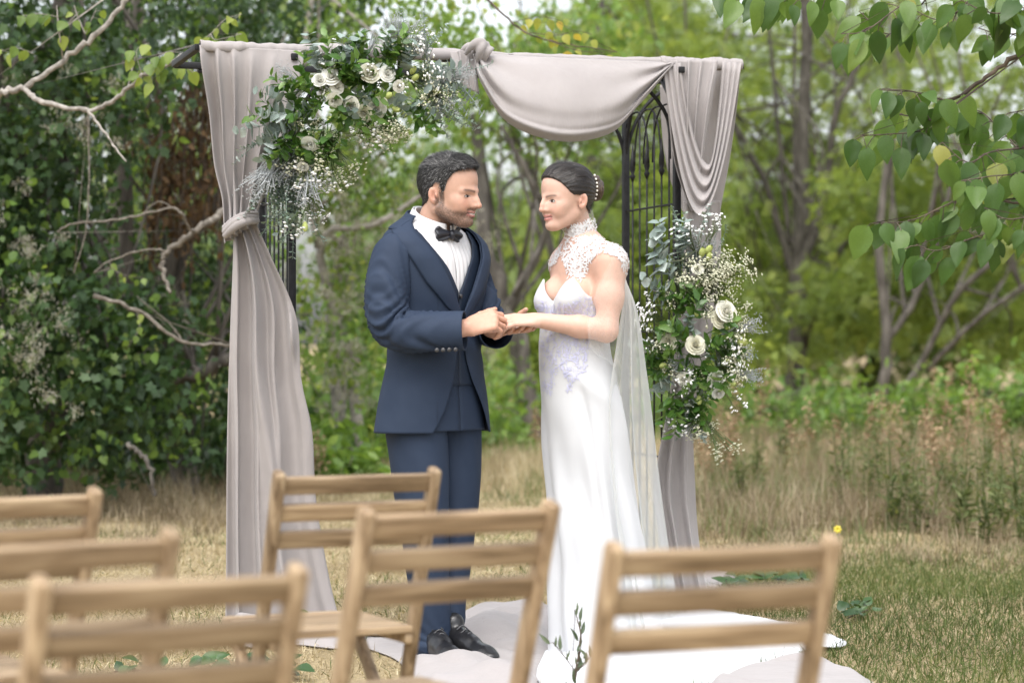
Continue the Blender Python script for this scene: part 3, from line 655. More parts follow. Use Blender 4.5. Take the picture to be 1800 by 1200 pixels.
leafy_branch('olive_sprig', 'small olive sprig standing in front of the white dress hem', [([(1000, 1300, 6.9), (1012, 1180, 6.9), (1020, 1120, 6.9), (1012, 1075, 6.9)], .003, .0012), ([(1012, 1180, 6.9), (1022, 1172, 6.9), (1030, 1165, 6.9)], .0012, .001)],
    [([(1000, 1300, 6.9), (1008, 1220, 6.9), (1014, 1180, 6.9), (1022, 1120, 6.9), (1010, 1070, 6.9)], .002, .0008), ([(1012, 1180, 6.9), (990, 1150, 6.9), (972, 1128, 6.9)], .0015, .0008), ([(1012, 1180, 6.9), (1024, 1168, 6.9), (1040, 1150, 6.9)], .0015, .0008)],
    [leaf_object_mesh('leaf', leaf_mat('olive_leaves', [(0, (.05, .075, .04)), (1, (.11, .14, .085))], .2, .5, .4, obj_random=True), .16, .05, .1)], .042, m_twig, 206, .018, -.7)
# ================================================================ iron arch
m_iron = surf_mat('black_iron', [(.3, (.005, .005, .006)), (.7, (.013, .013, .014))], .5, 60, bump=.15, spec=.3)
m_taupe = surf_mat('taupe_cloth', [(.3, (.36, .331, .322)), (.7, (.40, .369, .359))], .85, 6, bump=.45, bscale=9, spec=.2, sheen=.25, transl=.2, bstretch=(3, 3, .8))
AA = math.radians(16.5)
AE = np.array([math.cos(AA), math.sin(AA), 0]); AN = np.array([-math.sin(AA), math.cos(AA), 0])
AB = np.array([-.823, 9.04, 0])
AW, ADP, ATOP = 1.532, .608, 2.168
def AR(s, w, z): return AB + AE * s + AN * w + np.array([0, 0, z])
arch = empty('wedding_arch', AR(AW / 2, ADP / 2, 0), 'black iron wedding arch draped in taupe cloth with lattice sides', 'arch')
def beam(name, a, b, t=.025, parent=arch):
    a = np.array(a); b = np.array(b); L = np.linalg.norm(b - a); z = (b - a) / L
    x = AE if abs(z.dot(AE)) < .7 else AN; x = x - z * x.dot(z); x /= np.linalg.norm(x); y = np.cross(z, x)
    M = np.eye(4); M[:3, 0] = x; M[:3, 1] = y; M[:3, 2] = z; M[:3, 3] = a
    mb = MB(); mb.box((-t / 2, -t / 2, 0), (t / 2, t / 2, L), M)
    return bevel(mb.build(name, m_iron, parent, False), .002)
for s in (0, AW):
    for w in (0, ADP): beam('post', AR(s, w, 0), AR(s, w, ATOP - .0125), .027)
for w in (0, ADP): beam('top_beam', AR(-.35, w, ATOP), AR(AW + .276, w, ATOP), .026)
for s in (-.35, AW + .276): beam('cross_beam', AR(s, .013, ATOP + .001), AR(s, ADP - .013, ATOP + .001), .024)
for s in (0, AW): beam('cross_beam', AR(s, -.06, ATOP - .03), AR(s, ADP + .03, ATOP - .03), .024)
def brace(s, w, ds, dw):
    t = np.linspace(0, 1, 12); R = .34
    pts = [AR(s + ds * R * (1 - math.cos(q * math.pi / 2)), w + dw * R * (1 - math.cos(q * math.pi / 2)), 1.79 + (ATOP - .02 - 1.79) * math.sin(q * math.pi / 2)) for q in t]
    mb = MB(); mb.tube(pts, .0085, 6); mb.build('brace', m_iron, arch)
for s, sg in ((0, 1), (AW, -1)):
    for w in (0, ADP):
        brace(s, w, sg, 0)
        if w: brace(s, w, -sg * .75, 0)
        brace(s, w, 0, (1 if w == 0 else -1) * .86)
for s in (0, AW):
    for z, t in ((.06, .012), (.62, .008), (.985, .016), (1.12, .008), (1.62, .008)):
        beam('rail', AR(s, .014, z), AR(s, ADP - .014, z), t)
    for i in range(1, 7):
        w = ADP * i / 7; fin = i % 2 == 0
        mb = MB(); top = 1.79 if fin else 2.0
        mb.tube([AR(s, w, .06), AR(s, w, 1.0), AR(s, w, top)], .0042, 6); bar = mb.build('bar', m_iron, arch)
        if fin:
            mb = MB(); z0 = 1.74
            mb.tube([AR(s, w, z0), AR(s, w, z0 + .02), AR(s, w, z0 + .03), AR(s, w, z0 + .05), AR(s, w, z0 + .075), AR(s, w, z0 + .15)], [.005, .014, .007, .013, .012, .0015], 6); mb.build('finial', m_iron, bar)
    for c in (.2, .38, .56, .8):
        for sg in (1, -1):
            t = np.linspace(0, 1, 14); pts = []
            for q in t:
                w = ADP * c + sg * ADP * .26 * math.cos(q * math.pi / 2) ** .8
                if 0 < w < ADP: pts.append(AR(s, w, 1.80 + .22 * math.sin(q * math.pi / 2)))
            if len(pts) > 3:
                mb = MB(); mb.tube(pts, .0042, 6); mb.build('arc', m_iron, arch)

# ================================================================ draped cloth
def pleats(u, v, n, seed, warp=.75):
    """fold profile in -1..1 across u, slowly changing down v"""
    w = u + warp / n * wob(u * n * .55, v * 1.6, seed, 2)
    ph = 2 * math.pi * n * w
    a = .62 + .5 * wob(u * n * .8, v * 1.3, seed + 1, 2)
    return a * (np.sin(ph) + .22 * np.sin(2 * ph + 1.1 + wob(u * 3, v * 2, seed + 2, 1)) + .25 * np.sin(.47 * ph + 2))
def sheet(name, left, right, n, amp, seed, parent, rows=80, cols=None, shift=.5, mat=None, thick=.003, bow=0.0, extra=None):
    """cloth between two edge lines given as (px, py, d); amp(v) in metres"""
    cols = cols or int(n * 22)
    L = spline([PA(*p) for p in left], rows); R = spline([PA(*p) for p in right], rows)
    u = np.linspace(0, 1, cols)[None, :]; v = np.linspace(0, 1, rows)[:, None]
    G = L[:, None, :] * (1 - u[..., None]) + R[:, None, :] * u[..., None]
    p = pleats(u, v, n, seed); am = np.broadcast_to(np.interp(v, *amp), p.shape)
    G[..., 1] -= am * p + bow * np.sin(np.pi * u)
    q = pleats(u + .25 / n, v, n, seed)
    G[..., 0] += am * shift * q * np.minimum(1, 6 * np.minimum(u, 1 - u))
    if extra is not None: G = extra(G, u, v)
    mb = MB(); mb.grid(G)
    o = mb.build(name, mat or m_taupe, parent)
    solid(o, thick)
    return o
cur = empty('tied_curtain', P(480, 1108, 9.0), 'taupe curtain tied back on the left side of the arch', 'curtain')
def puff(G, u, v):
    k = np.exp(-((v - .97) / .07) ** 2)
    G[..., 1] -= .05 * k * np.sin(np.pi * u) ** .7
    G[..., 2] -= .05 * sstep(.8, 1, v) * (1 - u) ** 1.2
    return G
sheet('upper_drape', [(351, 80, 8.93), (356, 120, 8.93), (369, 200, 8.97), (378, 290, 8.97), (392, 350, 8.97), (396, 405, 8.97)], [(536, 90, 9.02), (528, 130, 8.99), (505, 220, 8.97), (478, 310, 8.96), (456, 365, 8.95), (449, 392, 8.95)], 5, ([0, .1, .45, .85, 1], [.010, .022, .036, .034, .024]), 301, cur, 90, extra=puff)
# cloth lying over the beam
def over(name, s0, s1, parent, seed, rr0=.024):
    """cloth wrapped over the front beam between two places along it"""
    mb = MB(); c = 90; th = np.linspace(-.9, math.pi + .9, 18); G = np.zeros((18, c, 3))
    for j in range(c):
        t = j / (c - 1); q = AR(s0 + (s1 - s0) * t, 0, ATOP)
        rr = rr0 + .005 * wob(np.array(t * 26.), th * .8, seed)
        G[:, j] = q + np.outer(-np.cos(th), AN) * np.broadcast_to(rr, 18)[:, None] + np.outer(np.sin(th), (0, 0, 1)) * np.broadcast_to(rr, 18)[:, None] * .95
    mb.grid(G); o = mb.build(name, m_taupe, parent); solid(o, .003); return o
over('beam_fold', -.345, .05, cur, 5)
mb = MB(); t = np.linspace(0, 1, 26)      # tie band
pts = np.array([PA(396 + 56 * q, 408 - 26 * q - 10 * math.sin(q * 3.1), 8.93 - .05 * math.sin(q * math.pi)) for q in t])
for k, off in enumerate((-.014, 0, .013)):
    mb.tube(pts + np.array([0, .004 * k, off]), .013 + .004 * np.sin(t * 3.1 + k), 8)
mb.build('tie', m_taupe, cur)
def lower_fold(G, u, v):
    k = np.exp(-((u - .32 - .28 * v) / .05) ** 2) * sstep(0, .2, v)
    G[..., 1] -= .05 * k
    k2 = np.exp(-((u - .88) / .06) ** 2) * np.exp(-((v - .33) / .05) ** 2)
    G[..., 1] -= .05 * k2
    G[..., 2] = np.maximum(G[..., 2], .004)
    return G
sheet('lower_drape', [(410, 400, 8.97), (411, 440, 8.97), (402, 620, 8.96), (399, 800, 8.95), (398, 1000, 8.94), (396, 1112, 8.93)], [(450, 392, 8.95), (476, 450, 8.95), (521, 556, 8.97), (530, 665, 8.97), (549, 760, 8.96), (556, 880, 8.95), (580, 1020, 8.93), (606, 1118, 8.9)], 3.4, ([0, .08, .35, .7, 1], [.014, .022, .034, .042, .05]), 311, cur, 110, extra=lower_fold)

rc = empty('looped_curtain', P(1215, 1050, 9.6), 'taupe curtain looped up on the right side of the arch', 'curtain')
# back layer hanging from the overhang
sheet('back_drape', [(1160, 150, 9.85), (1165, 250, 9.85), (1180, 320, 9.8), (1200, 372, 9.75)], [(1304, 108, 9.53), (1296, 180, 9.62), (1284, 270, 9.65), (1266, 372, 9.66)], 5, ([0, .3, 1], [.008, .025, .025]), 321, rc, 60)
def cowl(name, La, Lb, Ba, Bb, Ra, Rb, folds, amp, seed, parent, rows=90, cols=60, q=1.0, dd=.10, mat=None):
    """nested U folds: inner curve a to outer curve b, each through left, bottom, right (px, py, d)"""
    G = np.zeros((rows, cols, 3)); s = np.linspace(0, 1, rows)
    for i, k in enumerate(s):
        L, B, R = [np.array(a) * (1 - k) + np.array(b) * k for a, b in ((La, Lb), (Ba, Bb), (Ra, Rb))]
        t = np.linspace(-1, 1, cols); U = 1 - np.abs(t) ** (2.2 * q)
        base = np.where(t < 0, (B[0] + (L[0] - B[0]) * np.abs(t) ** 1.15), (B[0] + (R[0] - B[0]) * np.abs(t) ** 1.15))
        yy = np.where(t < 0, L[1] + (B[1] - L[1]) * U, R[1] + (B[1] - R[1]) * U)
        d_ = np.where(t < 0, L[2] + (B[2] - L[2]) * U, R[2] + (B[2] - R[2]) * U)
        f = np.sin(2 * math.pi * folds * (k + .04 * wob(t * 2.2, k * 3, seed)) ) * amp * (.25 + .75 * U ** 1.5)
        d_ = d_ - f - dd * U * (.3 + .7 * k)
        G[i] = np.column_stack([(base - 900) / FPX * d_, d_, CAMZ + (600 - yy) / FPX * d_])
    mb = MB(); mb.grid(G); o = mb.build(name, mat or m_taupe, parent); solid(o, .003); return o
cowl('front_loop', (1196, 110, 9.43), (1166, 120, 9.40), (1246, 290, 9.44), (1230, 378, 9.36), (1270, 108, 9.50), (1303, 112, 9.52), 3.2, .02, 331, rc, dd=.05)
sheet('front_drape', [(1166, 106, 9.42), (1172, 180, 9.40), (1184, 280, 9.42), (1204, 345, 9.42), (1216, 372, 9.42)], [(1262, 106, 9.48), (1250, 180, 9.44), (1236, 270, 9.44), (1228, 330, 9.43), (1226, 370, 9.43)], 4, ([0, .1, .5, 1], [.008, .018, .026, .012]), 334, rc, 70)
over('beam_fold', 1.46, AW + .27, rc, 9, .026)
def rfold(G, u, v):
    G[..., 2] = np.maximum(G[..., 2], .004); return G
sheet('lower_drape', [(1200, 355, 9.42), (1203, 430, 9.40), (1192, 560, 9.40), (1176, 700, 9.40), (1150, 845, 9.38), (1158, 930, 9.38), (1184, 1092, 9.33)], [(1266, 352, 9.46), (1267, 440, 9.46), (1256, 560, 9.46), (1222, 720, 9.44), (1222, 850, 9.44), (1230, 960, 9.42), (1252, 1092, 9.38)], 2.6, ([0, .1, .5, .75, 1], [.012, .02, .022, .03, .04]), 341, rc, 100, extra=rfold)

sw = empty('swag', P(1000, 110, 9.2), 'taupe cloth swag sagging from the top beam above the couple', 'swag')
def swag_sheet(name, top, bottom, seed, rows=70, cols=110, bulge=.10, folds=.022, back=0.0):
    T = spline([PA(*p) for p in top], cols); B = spline([PA(*p) for p in bottom], cols)
    v = np.linspace(0, 1, rows)[:, None]; u = np.linspace(0, 1, cols)[None, :]
    G = T[None] * (1 - v[..., None]) + B[None] * v[..., None]
    ends = np.abs(2 * u - 1) ** 1.3
    f = np.sin(2 * math.pi * (3.2 * v * (.4 + .6 * ends)) + wob(u * 4, v * 3, seed)) * folds * (.12 + ends) * sstep(0, .15, v)
    roll = .022 * np.sin(math.pi * sstep(.86, 1, v)) + .03 * sstep(.55, .95, v) * np.sin(v * 22 + u * 3) * (.2 + .5 * ends)
    G[..., 1] -= bulge * np.sin(np.pi * v * .85) * np.sin(np.pi * u) + f + roll + back
    mb = MB(); mb.grid(G); o = mb.build(name, m_taupe, sw); solid(o, .003); return o
swag_sheet('swag_panel', [(838, 88, 9.16), (870, 96, 9.17), (960, 101, 9.22), (1080, 106, 9.33), (1150, 109, 9.4), (1184, 111, 9.44)], [(832, 98, 9.12), (848, 150, 9.08), (895, 218, 9.08), (985, 250, 9.14), (1070, 236, 9.25), (1118, 190, 9.34), (1182, 116, 9.42)], 351)
over('beam_fold', .05, .74, sw, 13, .027)
over('beam_fold', .73, 1.50, sw, 14, .021)
mb = MB()       # knot of cloth over the beam
for k, (x0, y0, x1, y1, rr) in enumerate([(818, 96, 852, 72, .02), (830, 100, 858, 78, .022), (806, 100, 838, 80, .018), (838, 112, 852, 76, .02), (846, 118, 866, 86, .018), (824, 120, 840, 84, .018)]):
    t = np.linspace(0, 1, 14)
    pts = np.array([PA(x0 + (x1 - x0) * q, y0 + (y1 - y0) * q - 8 * math.sin(q * math.pi), 9.10 + .03 * (k % 3) - .03 * math.sin(q * math.pi)) for q in t])
    mb.tube(pts, rr * .8 * (.55 + .45 * np.sin(np.pi * np.clip(t, .05, .95))), 10)
ko = mb.build('knot', m_taupe, sw)
rm = ko.modifiers.new('merge', 'REMESH'); rm.mode = 'VOXEL'; rm.voxel_size = .006; rm.use_smooth_shade = True
sm = ko.modifiers.new('soften', 'SMOOTH'); sm.iterations = 3
sheet('side_fall', [(790, 92, 9.12), (800, 120, 9.1), (812, 150, 9.1)], [(846, 84, 9.12), (838, 120, 9.1), (842, 165, 9.08)], 3, ([0, .5, 1], [.01, .016, .012]), 352, sw, 30)
# ================================================================ implicit surfaces for bodies
def smin(a, b, k):
    if k <= 0: return np.minimum(a, b)
    h = np.maximum(k - np.abs(a - b), 0) / k
    return np.minimum(a, b) - h * h * k * .25
def smax(a, b, k): return -smin(-a, -b, k)
def f_cone(a, b, ra, rb, flat=None):
    a = np.array(a, float); b = np.array(b, float); ab = b - a; L2 = ab.dot(ab) + 1e-12
    def f(p):
        q = p - a
        if flat is not None:
            ax = np.array(flat[0]); q = q + (q @ ax)[:, None] * ax * (1 / flat[1] - 1)
            abx = ab + ab.dot(ax) * ax * (1 / flat[1] - 1); l2 = abx.dot(abx) + 1e-12
        else: abx = ab; l2 = L2
        t = np.clip(q @ abx / l2, 0, 1)
        return np.linalg.norm(q - t[:, None] * abx, axis=1) - (ra + (rb - ra) * t)
    c = (a + b) / 2; R = math.sqrt(L2) / 2 + max(ra, rb)
    return f, c, R
def f_ell(c, r, R=None):
    c = np.array(c, float); r = np.array(r, float)
    def f(p):
        q = p - c
        if R is not None: q = q @ R
        k0 = np.linalg.norm(q / r, axis=1); k1 = np.linalg.norm(q / (r * r), axis=1) + 1e-9
        return np.where(k0 < .05, -r.min(), k0 * (k0 - 1) / k1)
    return f, c, float(r.max())
def sdf_mesh(prims, h, lo=None, hi=None, post=None, B=12):
    """prims: (f, centre, radius, blend k, op) -> vertices, quads (naive surface nets on a sparse set of blocks)"""
    cs = np.array([p[1] for p in prims]); rs = np.array([p[2] for p in prims]); ks = np.array([p[3] for p in prims])
    if lo is None: lo = (cs - rs[:, None]).min(0) - .02
    if hi is None: hi = (cs + rs[:, None]).max(0) + .02
    lo = np.array(lo); nb = np.ceil((np.array(hi) - lo) / (h * B)).astype(int); dims = nb * B + 1
    D = np.full(dims, 1.0, np.float32)
    half = h * B * math.sqrt(3) / 2
    ii = np.stack(np.meshgrid(*[np.arange(k) for k in nb], indexing='ij'), -1).reshape(-1, 3)
    cen = lo + (ii + .5) * h * B
    dist = np.linalg.norm(cen[:, None] - cs[None], axis=2) - rs[None]
    loc = np.stack(np.meshgrid(*[np.arange(B + 1)] * 3, indexing='ij'), -1).reshape(-1, 3) * h
    for bi in np.where((dist < half + .004).any(1))[0]:
        use = np.where(dist[bi] < half + ks + .004)[0]
        p = lo + ii[bi] * h * B + loc
        d = None
        for j in use:
            f, _, _, k, op = prims[j]
            v = f(p)
            if d is None: d = v if op == 'u' else np.full(len(p), 1.0)
            elif op == 'u': d = smin(d, v, k)
            else: d = smax(d, -v, k)
        if d is None: continue
        if post is not None: d = post(p, d)
        s = ii[bi] * B
        D[s[0]:s[0] + B + 1, s[1]:s[1] + B + 1, s[2]:s[2] + B + 1] = d.reshape(B + 1, B + 1, B + 1)
    S = D < 0
    C = np.zeros([k - 1 for k in dims], np.uint8)
    for a in (0, 1):
        for b in (0, 1):
            for c in (0, 1):
                C += S[a:dims[0] - 1 + a, b:dims[1] - 1 + b, c:dims[2] - 1 + c]
    cells = np.argwhere((C > 0) & (C < 8))
    idm = np.full(C.shape, -1, np.int32); idm[tuple(cells.T)] = np.arange(len(cells))
    cor = [(a, b, c) for a in (0, 1) for b in (0, 1) for c in (0, 1)]
    val = {o: D[cells[:, 0] + o[0], cells[:, 1] + o[1], cells[:, 2] + o[2]] for o in cor}
    acc = np.zeros((len(cells), 3)); cnt = np.zeros(len(cells))
    for o in cor:
        for ax in range(3):
            if o[ax] == 0:
                o2 = list(o); o2[ax] = 1; o2 = tuple(o2)
                m = (val[o] < 0) != (val[o2] < 0)
                t = np.where(m, val[o] / (val[o] - val[o2] + 1e-12), 0)
                pt = np.tile(np.array(o, float), (len(cells), 1)); pt[:, ax] += t
                acc += pt * m[:, None]; cnt += m
    V = lo + (cells + acc / cnt[:, None]) * h
    F = []
    for ax in range(3):
        o1, o2 = (ax + 1) % 3, (ax + 2) % 3
        sl0 = [slice(None)] * 3; sl1 = [slice(None)] * 3; sl0[ax] = slice(0, -1); sl1[ax] = slice(1, None)
        ch = S[tuple(sl0)] != S[tuple(sl1)]
        e = np.argwhere(ch)
        e = e[(e[:, o1] > 0) & (e[:, o2] > 0) & (e[:, o1] < C.shape[o1]) & (e[:, o2] < C.shape[o2])]
        inside = S[tuple(e.T)]
        def g(d1, d2):
            q = e.copy(); q[:, o1] -= d1; q[:, o2] -= d2; return idm[tuple(q.T)]
        Q = np.column_stack([g(1, 1), g(0, 1), g(0, 0), g(1, 0)])
        Q[~inside] = Q[~inside][:, ::-1]
        F.append(Q[(Q >= 0).all(1)])
    return V, np.concatenate(F)
def U(prim, k=.01, op='u'):
    f, c, r = prim; return (f, c, r, k, op)
def frame(fwd, up):
    x = np.array(fwd, float); x /= np.linalg.norm(x); z = np.array(up, float); z = z - x * z.dot(x); z /= np.linalg.norm(z)
    return np.column_stack([x, np.cross(z, x), z])       # columns: forward, left, up

# ---------------------------------------------------------------- head (local: x forward, y left, z up from the chin; 0.235 tall)
def head_field(o):
    g = lambda k, d: o.get(k, d)
    P_ = []
    def add(pr, k=.012, op='u'): P_.append((pr[0], k, op))
    add(f_ell((-.006, 0, .148), (.099, .077, .089)))
    add(f_ell((.024, 0, .160), (.080, .066, .064)), .02)
    add(f_ell((.040, 0, .100), (.052, .057, .075)), .03)
    jw = g('jaw', .050)
    for s in (1, -1):
        add(f_cone((-.004, s * jw, .062), (.062, s * .020, .017), .021, .018), .03)
        add(f_ell((.058, s * .040, .088), (.027, .022, .022)), .022)
        add(f_cone((.076 - g('soft', 0), s * .046, .125), (.099 - g('soft', 0), s * .012, .127), .009, .010), .012)
    add(f_ell((.042, 0, .051), (.046, .040, .034)), .03)
    add(f_ell((.078, 0, .017), (.020, .022, .018)), .018)
    for s in (1, -1):
        add(f_ell((.110, s * .036, .1085), (.024, .016, .0115)), .008, 's')
        add(f_ell((.0745, s * .034, .1065), (.0145, .0155, .0110)), .004)
        add(f_cone((.078, s * .020, .098), (.082, s * .022, .080), .012, .013), .012)
    nx, nl = g('nose_x', .119), g('nose_r', .0108)
    add(f_cone((.100, 0, .122), (nx - .007 + g('hump', 0), 0, .096), .0085, .0088), .010)
    add(f_cone((nx - .009, 0, .096), (nx, 0, .079), .0085, nl), .006)
    for s in (1, -1):
        add(f_ell((nx - .017, s * .0125, .076), (.012, .0085, .0085)), .007)
        add(f_ell((nx - .026, s * .0135, .090), (.014, .011, .018)), .010)
    add(f_cone((nx - .018, 0, .074), (.093, 0, .060), .009, .009), .010)
    sm = g('smile', .0)
    for s in (1, -1):
        add(f_cone((.099, s * .004, .0545), (.079, s * .024, .0515 + sm), .0062, .004), .007)
        add(f_cone((.097, s * .004, .0430), (.079, s * .022, .0490 + sm), .0072, .004), .007)
        add(f_cone((.104, s * .003, .0490), (.082, s * .026, .0505 + sm), .0020, .0022), .004, 's')
        if sm: add(f_ell((.066, s * .038, .070), (.020, .016, .018)), .018)
    for s in (1, -1):
        a = math.radians(14); R = np.array([(math.cos(a), 0, math.sin(a)), (0, 1, 0), (-math.sin(a), 0, math.cos(a))]).T
        Rz = math.radians(-s * 22); R2 = np.array([(math.cos(Rz), -math.sin(Rz), 0), (math.sin(Rz), math.cos(Rz), 0), (0, 0, 1)])
        RR = R2 @ R
        add(f_ell((-.014, s * .078, .103), (.0165, .0075, .030), RR), .004)
        add(f_ell((-.010, s * .0855, .107), (.0095, .008, .0185), RR), .003, 's')
        add(f_cone((-.003, s * .080, .108), (-.002, s * .079, .100), .004, .004), .003)
        add(f_cone((-.016, s * .081, .121), (-.020, s * .081, .104), .0028, .003), .002)
    wz = g('warp', 0.0)
    def f(p):
        d = None
        if wz: p = p + np.column_stack([0 * p[:, 0], 0 * p[:, 0], wz * sstep(.0, .045, p[:, 2]) * (1 - sstep(.115, .19, p[:, 2]))])
        for fn, k, op in P_:
            v = fn(p)
            d = v if d is None else (smin(d, v, k) if op == 'u' else smax(d, -v, k))
        return d
    return f
def placed(f, org, R, sc):
    """a local field placed in the world; R columns = local axes"""
    org = np.array(org)
    return lambda p: f(((p - org) @ R) / sc) * sc
def face_colors(q, skin, o):
    """q: local head coordinates of the vertices -> colours of skin, lips, brows, lids, beard (in metres at 0.235 head height)"""
    x, y, z = q.T; z = z + o.get('warp', 0.0) * sstep(.0, .045, z) * (1 - sstep(.115, .19, z)); n = len(q); c = np.tile(np.array(skin), (n, 1)); ay = np.abs(y)
    def mixin(col, m):
        m = np.clip(m, 0, 1)[:, None]; c[:] = c * (1 - m) + np.array(col) * m
    r = np.random.default_rng(4)
    fine = r.uniform(0, 1, n)
    gs = lambda a, w: np.exp(-(a / w) ** 2)
    front = sstep(.045, .06, x)
    mixin((skin[0] * 1.02, skin[1] * .80, skin[2] * .76), .55 * gs(ay - .042, .02) * gs(z - .080, .02) * front)
    mixin((skin[0] * 1.0, skin[1] * .78, skin[2] * .74), .5 * gs(ay, .014) * gs(z - .080, .014) * sstep(.095, .11, x))
    mixin((skin[0] * .98, skin[1] * .68, skin[2] * .62), .6 * gs(x + .012, .02) * gs(z - .105, .03) * sstep(.070, .078, ay))
    if o.get('beard'):
        line = np.interp(x, [-.01, .02, .05, .08, .11], [.115, .072, .056, .054, .058])
        bm = sstep(.008, -.008, z - line) * sstep(-.016, .0, x) * sstep(-.02, .004, z)
        must = gs(z - .0635, .0055) * sstep(.075, .085, x) * (ay < .03)
        side = sstep(.0, .008, x) * sstep(.026, .018, x) * sstep(.05, .07, z) * sstep(.125, .112, z) * (ay > .04)
        m = np.maximum(np.maximum(bm * .66, must * .66), side * .8)
        mixin(o['beard'], m * (.65 + .55 * fine))
    lipm = np.maximum(gs(z - .0545 - o.get('smile', 0) * (ay / .024) ** 2, .0038), gs(z - .0425 - o.get('smile', 0) * (ay / .024) ** 2, .0052)) * sstep(.027, .021, ay) * sstep(.070, .080, x)
    mixin(o.get('lip', (.42, .16, .14)), lipm * .85)
    mixin((.10, .03, .03), gs(z - .0488 - o.get('smile', 0) * (ay / .024) ** 2, .0020) * sstep(.028, .022, ay) * sstep(.070, .080, x))
    if o.get('teeth'):
        mixin((.75, .72, .66), gs(z - .0495, .0022) * sstep(.016, .010, ay) * sstep(.08, .085, x))
    brow = gs(z - (.1235 + .004 * np.sin((ay - .012) * 60)), .0036) * sstep(.010, .014, ay) * sstep(.055, .045, ay) * sstep(.055, .065, x)
    mixin(o.get('browc', (.03, .02, .015)), brow * .8)
    fm = sstep(.060, .068, x)
    mixin((skin[0] * .75, skin[1] * .62, skin[2] * .56), .4 * gs(z - .1005, .003) * sstep(.018, .012, np.abs(ay - .033)) * fm)
    return c
def eye_patch(bvh, org, R, sc, o, side, parent, mat):
    """eyeball seen between the lids, with iris, pupil and upper lash, lying on the face"""
    nu, nv = 37, 25; U_ = np.linspace(-1.15, 1.15, nu); V_ = np.linspace(-1.1, 1.5, nv); hh = o.get('eye_h', .0055); wz = o.get('warp', 0.0)
    pts = np.zeros((nv, nu, 3)); col = np.zeros((nv, nu, 3)); ok = np.zeros((nv, nu), bool); d = Vector(tuple(-R[:, 0]))
    for i, v in enumerate(V_):
        for j, u in enumerate(U_):
            y = side * (.034 + .0125 * u); z = .1068 + hh * v - wz - .0010 * u
            s0 = Vector(tuple(org + R @ np.array([.2, y, z]) * sc)); hit = bvh.ray_cast(s0, d)
            if hit[0] is None: continue
            pts[i, j] = np.array(hit[0]) + R[:, 0] * .0009
            up = 1 - abs(u) ** 2.0; lo = -.75 * (1 - abs(u) ** 2.2)
            ok[i, j] = (v < up + .42 * (1.1 - .35 * abs(u))) and (v > lo - .06) and abs(u) < 1.14
            uu = u * .0125; vv = v * hh; ir = math.hypot(uu - o.get('look', 0), vv - .0006)
            c = (.38, .355, .33)
            if ir < .0056: c = o.get('iris', (.05, .028, .015))
            if ir < .0026: c = (.006, .005, .005)
            if v > up - .12: c = (.018, .012, .010)
            elif v < lo + .08: c = (.30, .16, .13)
            col[i, j] = c
    F = [(i * nu + j, i * nu + j + 1, (i + 1) * nu + j + 1, (i + 1) * nu + j) for i in range(nv - 1) for j in range(nu - 1) if ok[i, j] and ok[i, j + 1] and ok[i + 1, j] and ok[i + 1, j + 1]]
    return link('eye', fast_mesh('eye', pts.reshape(-1, 3), np.array(F), None, True, col.reshape(-1, 3)), mat, parent)
# ---------------------------------------------------------------- hand
def hand_prims(W, fwd, back, thumb_side, curls, sc=1.0, spread=.0, thumb=(.55, .35, .2), k=.006):
    """W wrist; fwd to the fingertips; back = outward from the back of the hand; thumb_side = +1/-1 along cross(back, fwd)"""
    W = np.array(W, float); f = np.array(fwd, float); f /= np.linalg.norm(f); b = np.array(back, float); b = b - f * b.dot(f); b /= np.linalg.norm(b)
    s = np.cross(b, f) * thumb_side
    pr = []; tips = []
    base = [(.088, .030), (.092, .010), (.087, -.011), (.078, -.030)]
    L = [(.043, .026, .021), (.047, .030, .022), (.044, .027, .021), (.034, .021, .018)]
    for i, ((bf, bs), ls) in enumerate(zip(base, L)):
        kn = W + (f * bf + s * bs + b * .004) * sc
        pr.append(U(f_cone(W + (s * bs * .62 + f * .010) * sc, kn, .0165 * sc, .0118 * sc, (b, .8)), .014))
        d0 = f + s * spread * (1.5 - i); d0 /= np.linalg.norm(d0); a = 0; p = kn
        cl = curls[i]
        for j in range(3):
            a += cl[j]
            d = d0 * math.cos(a) - b * math.sin(a); q = p + d * ls[j] * sc
            r0, r1 = [(.0098, .0088), (.0088, .0080), (.0080, .0066)][j]
            pr.append(U(f_cone(p, q, r0 * sc, r1 * sc), .004 if j else k)); p = q
        tips.append(p)
    t0 = W + (f * .018 + s * .022) * sc
    a, up, bend = thumb
    d = f * math.cos(a) + s * math.sin(a) - b * up; d /= np.linalg.norm(d)
    t1 = t0 + d * .046 * sc; d2 = d * math.cos(bend) + (f * .8 - s * .4) * math.sin(bend); d2 /= np.linalg.norm(d2)
    t2 = t1 + d2 * .034 * sc; d3 = d2 + (f * .5 - s * .2) * bend; d3 /= np.linalg.norm(d3); t3 = t2 + d3 * .026 * sc
    pr += [U(f_cone(t0, t1, .016 * sc, .0125 * sc), .014), U(f_cone(t1, t2, .0118 * sc, .0098 * sc), .005), U(f_cone(t2, t3, .0100 * sc, .0078 * sc), .004)]
    pr.append(U(f_cone(W - f * .03 * sc, W + f * .02 * sc, .027 * sc, .025 * sc, (b, .72)), .012))
    return pr
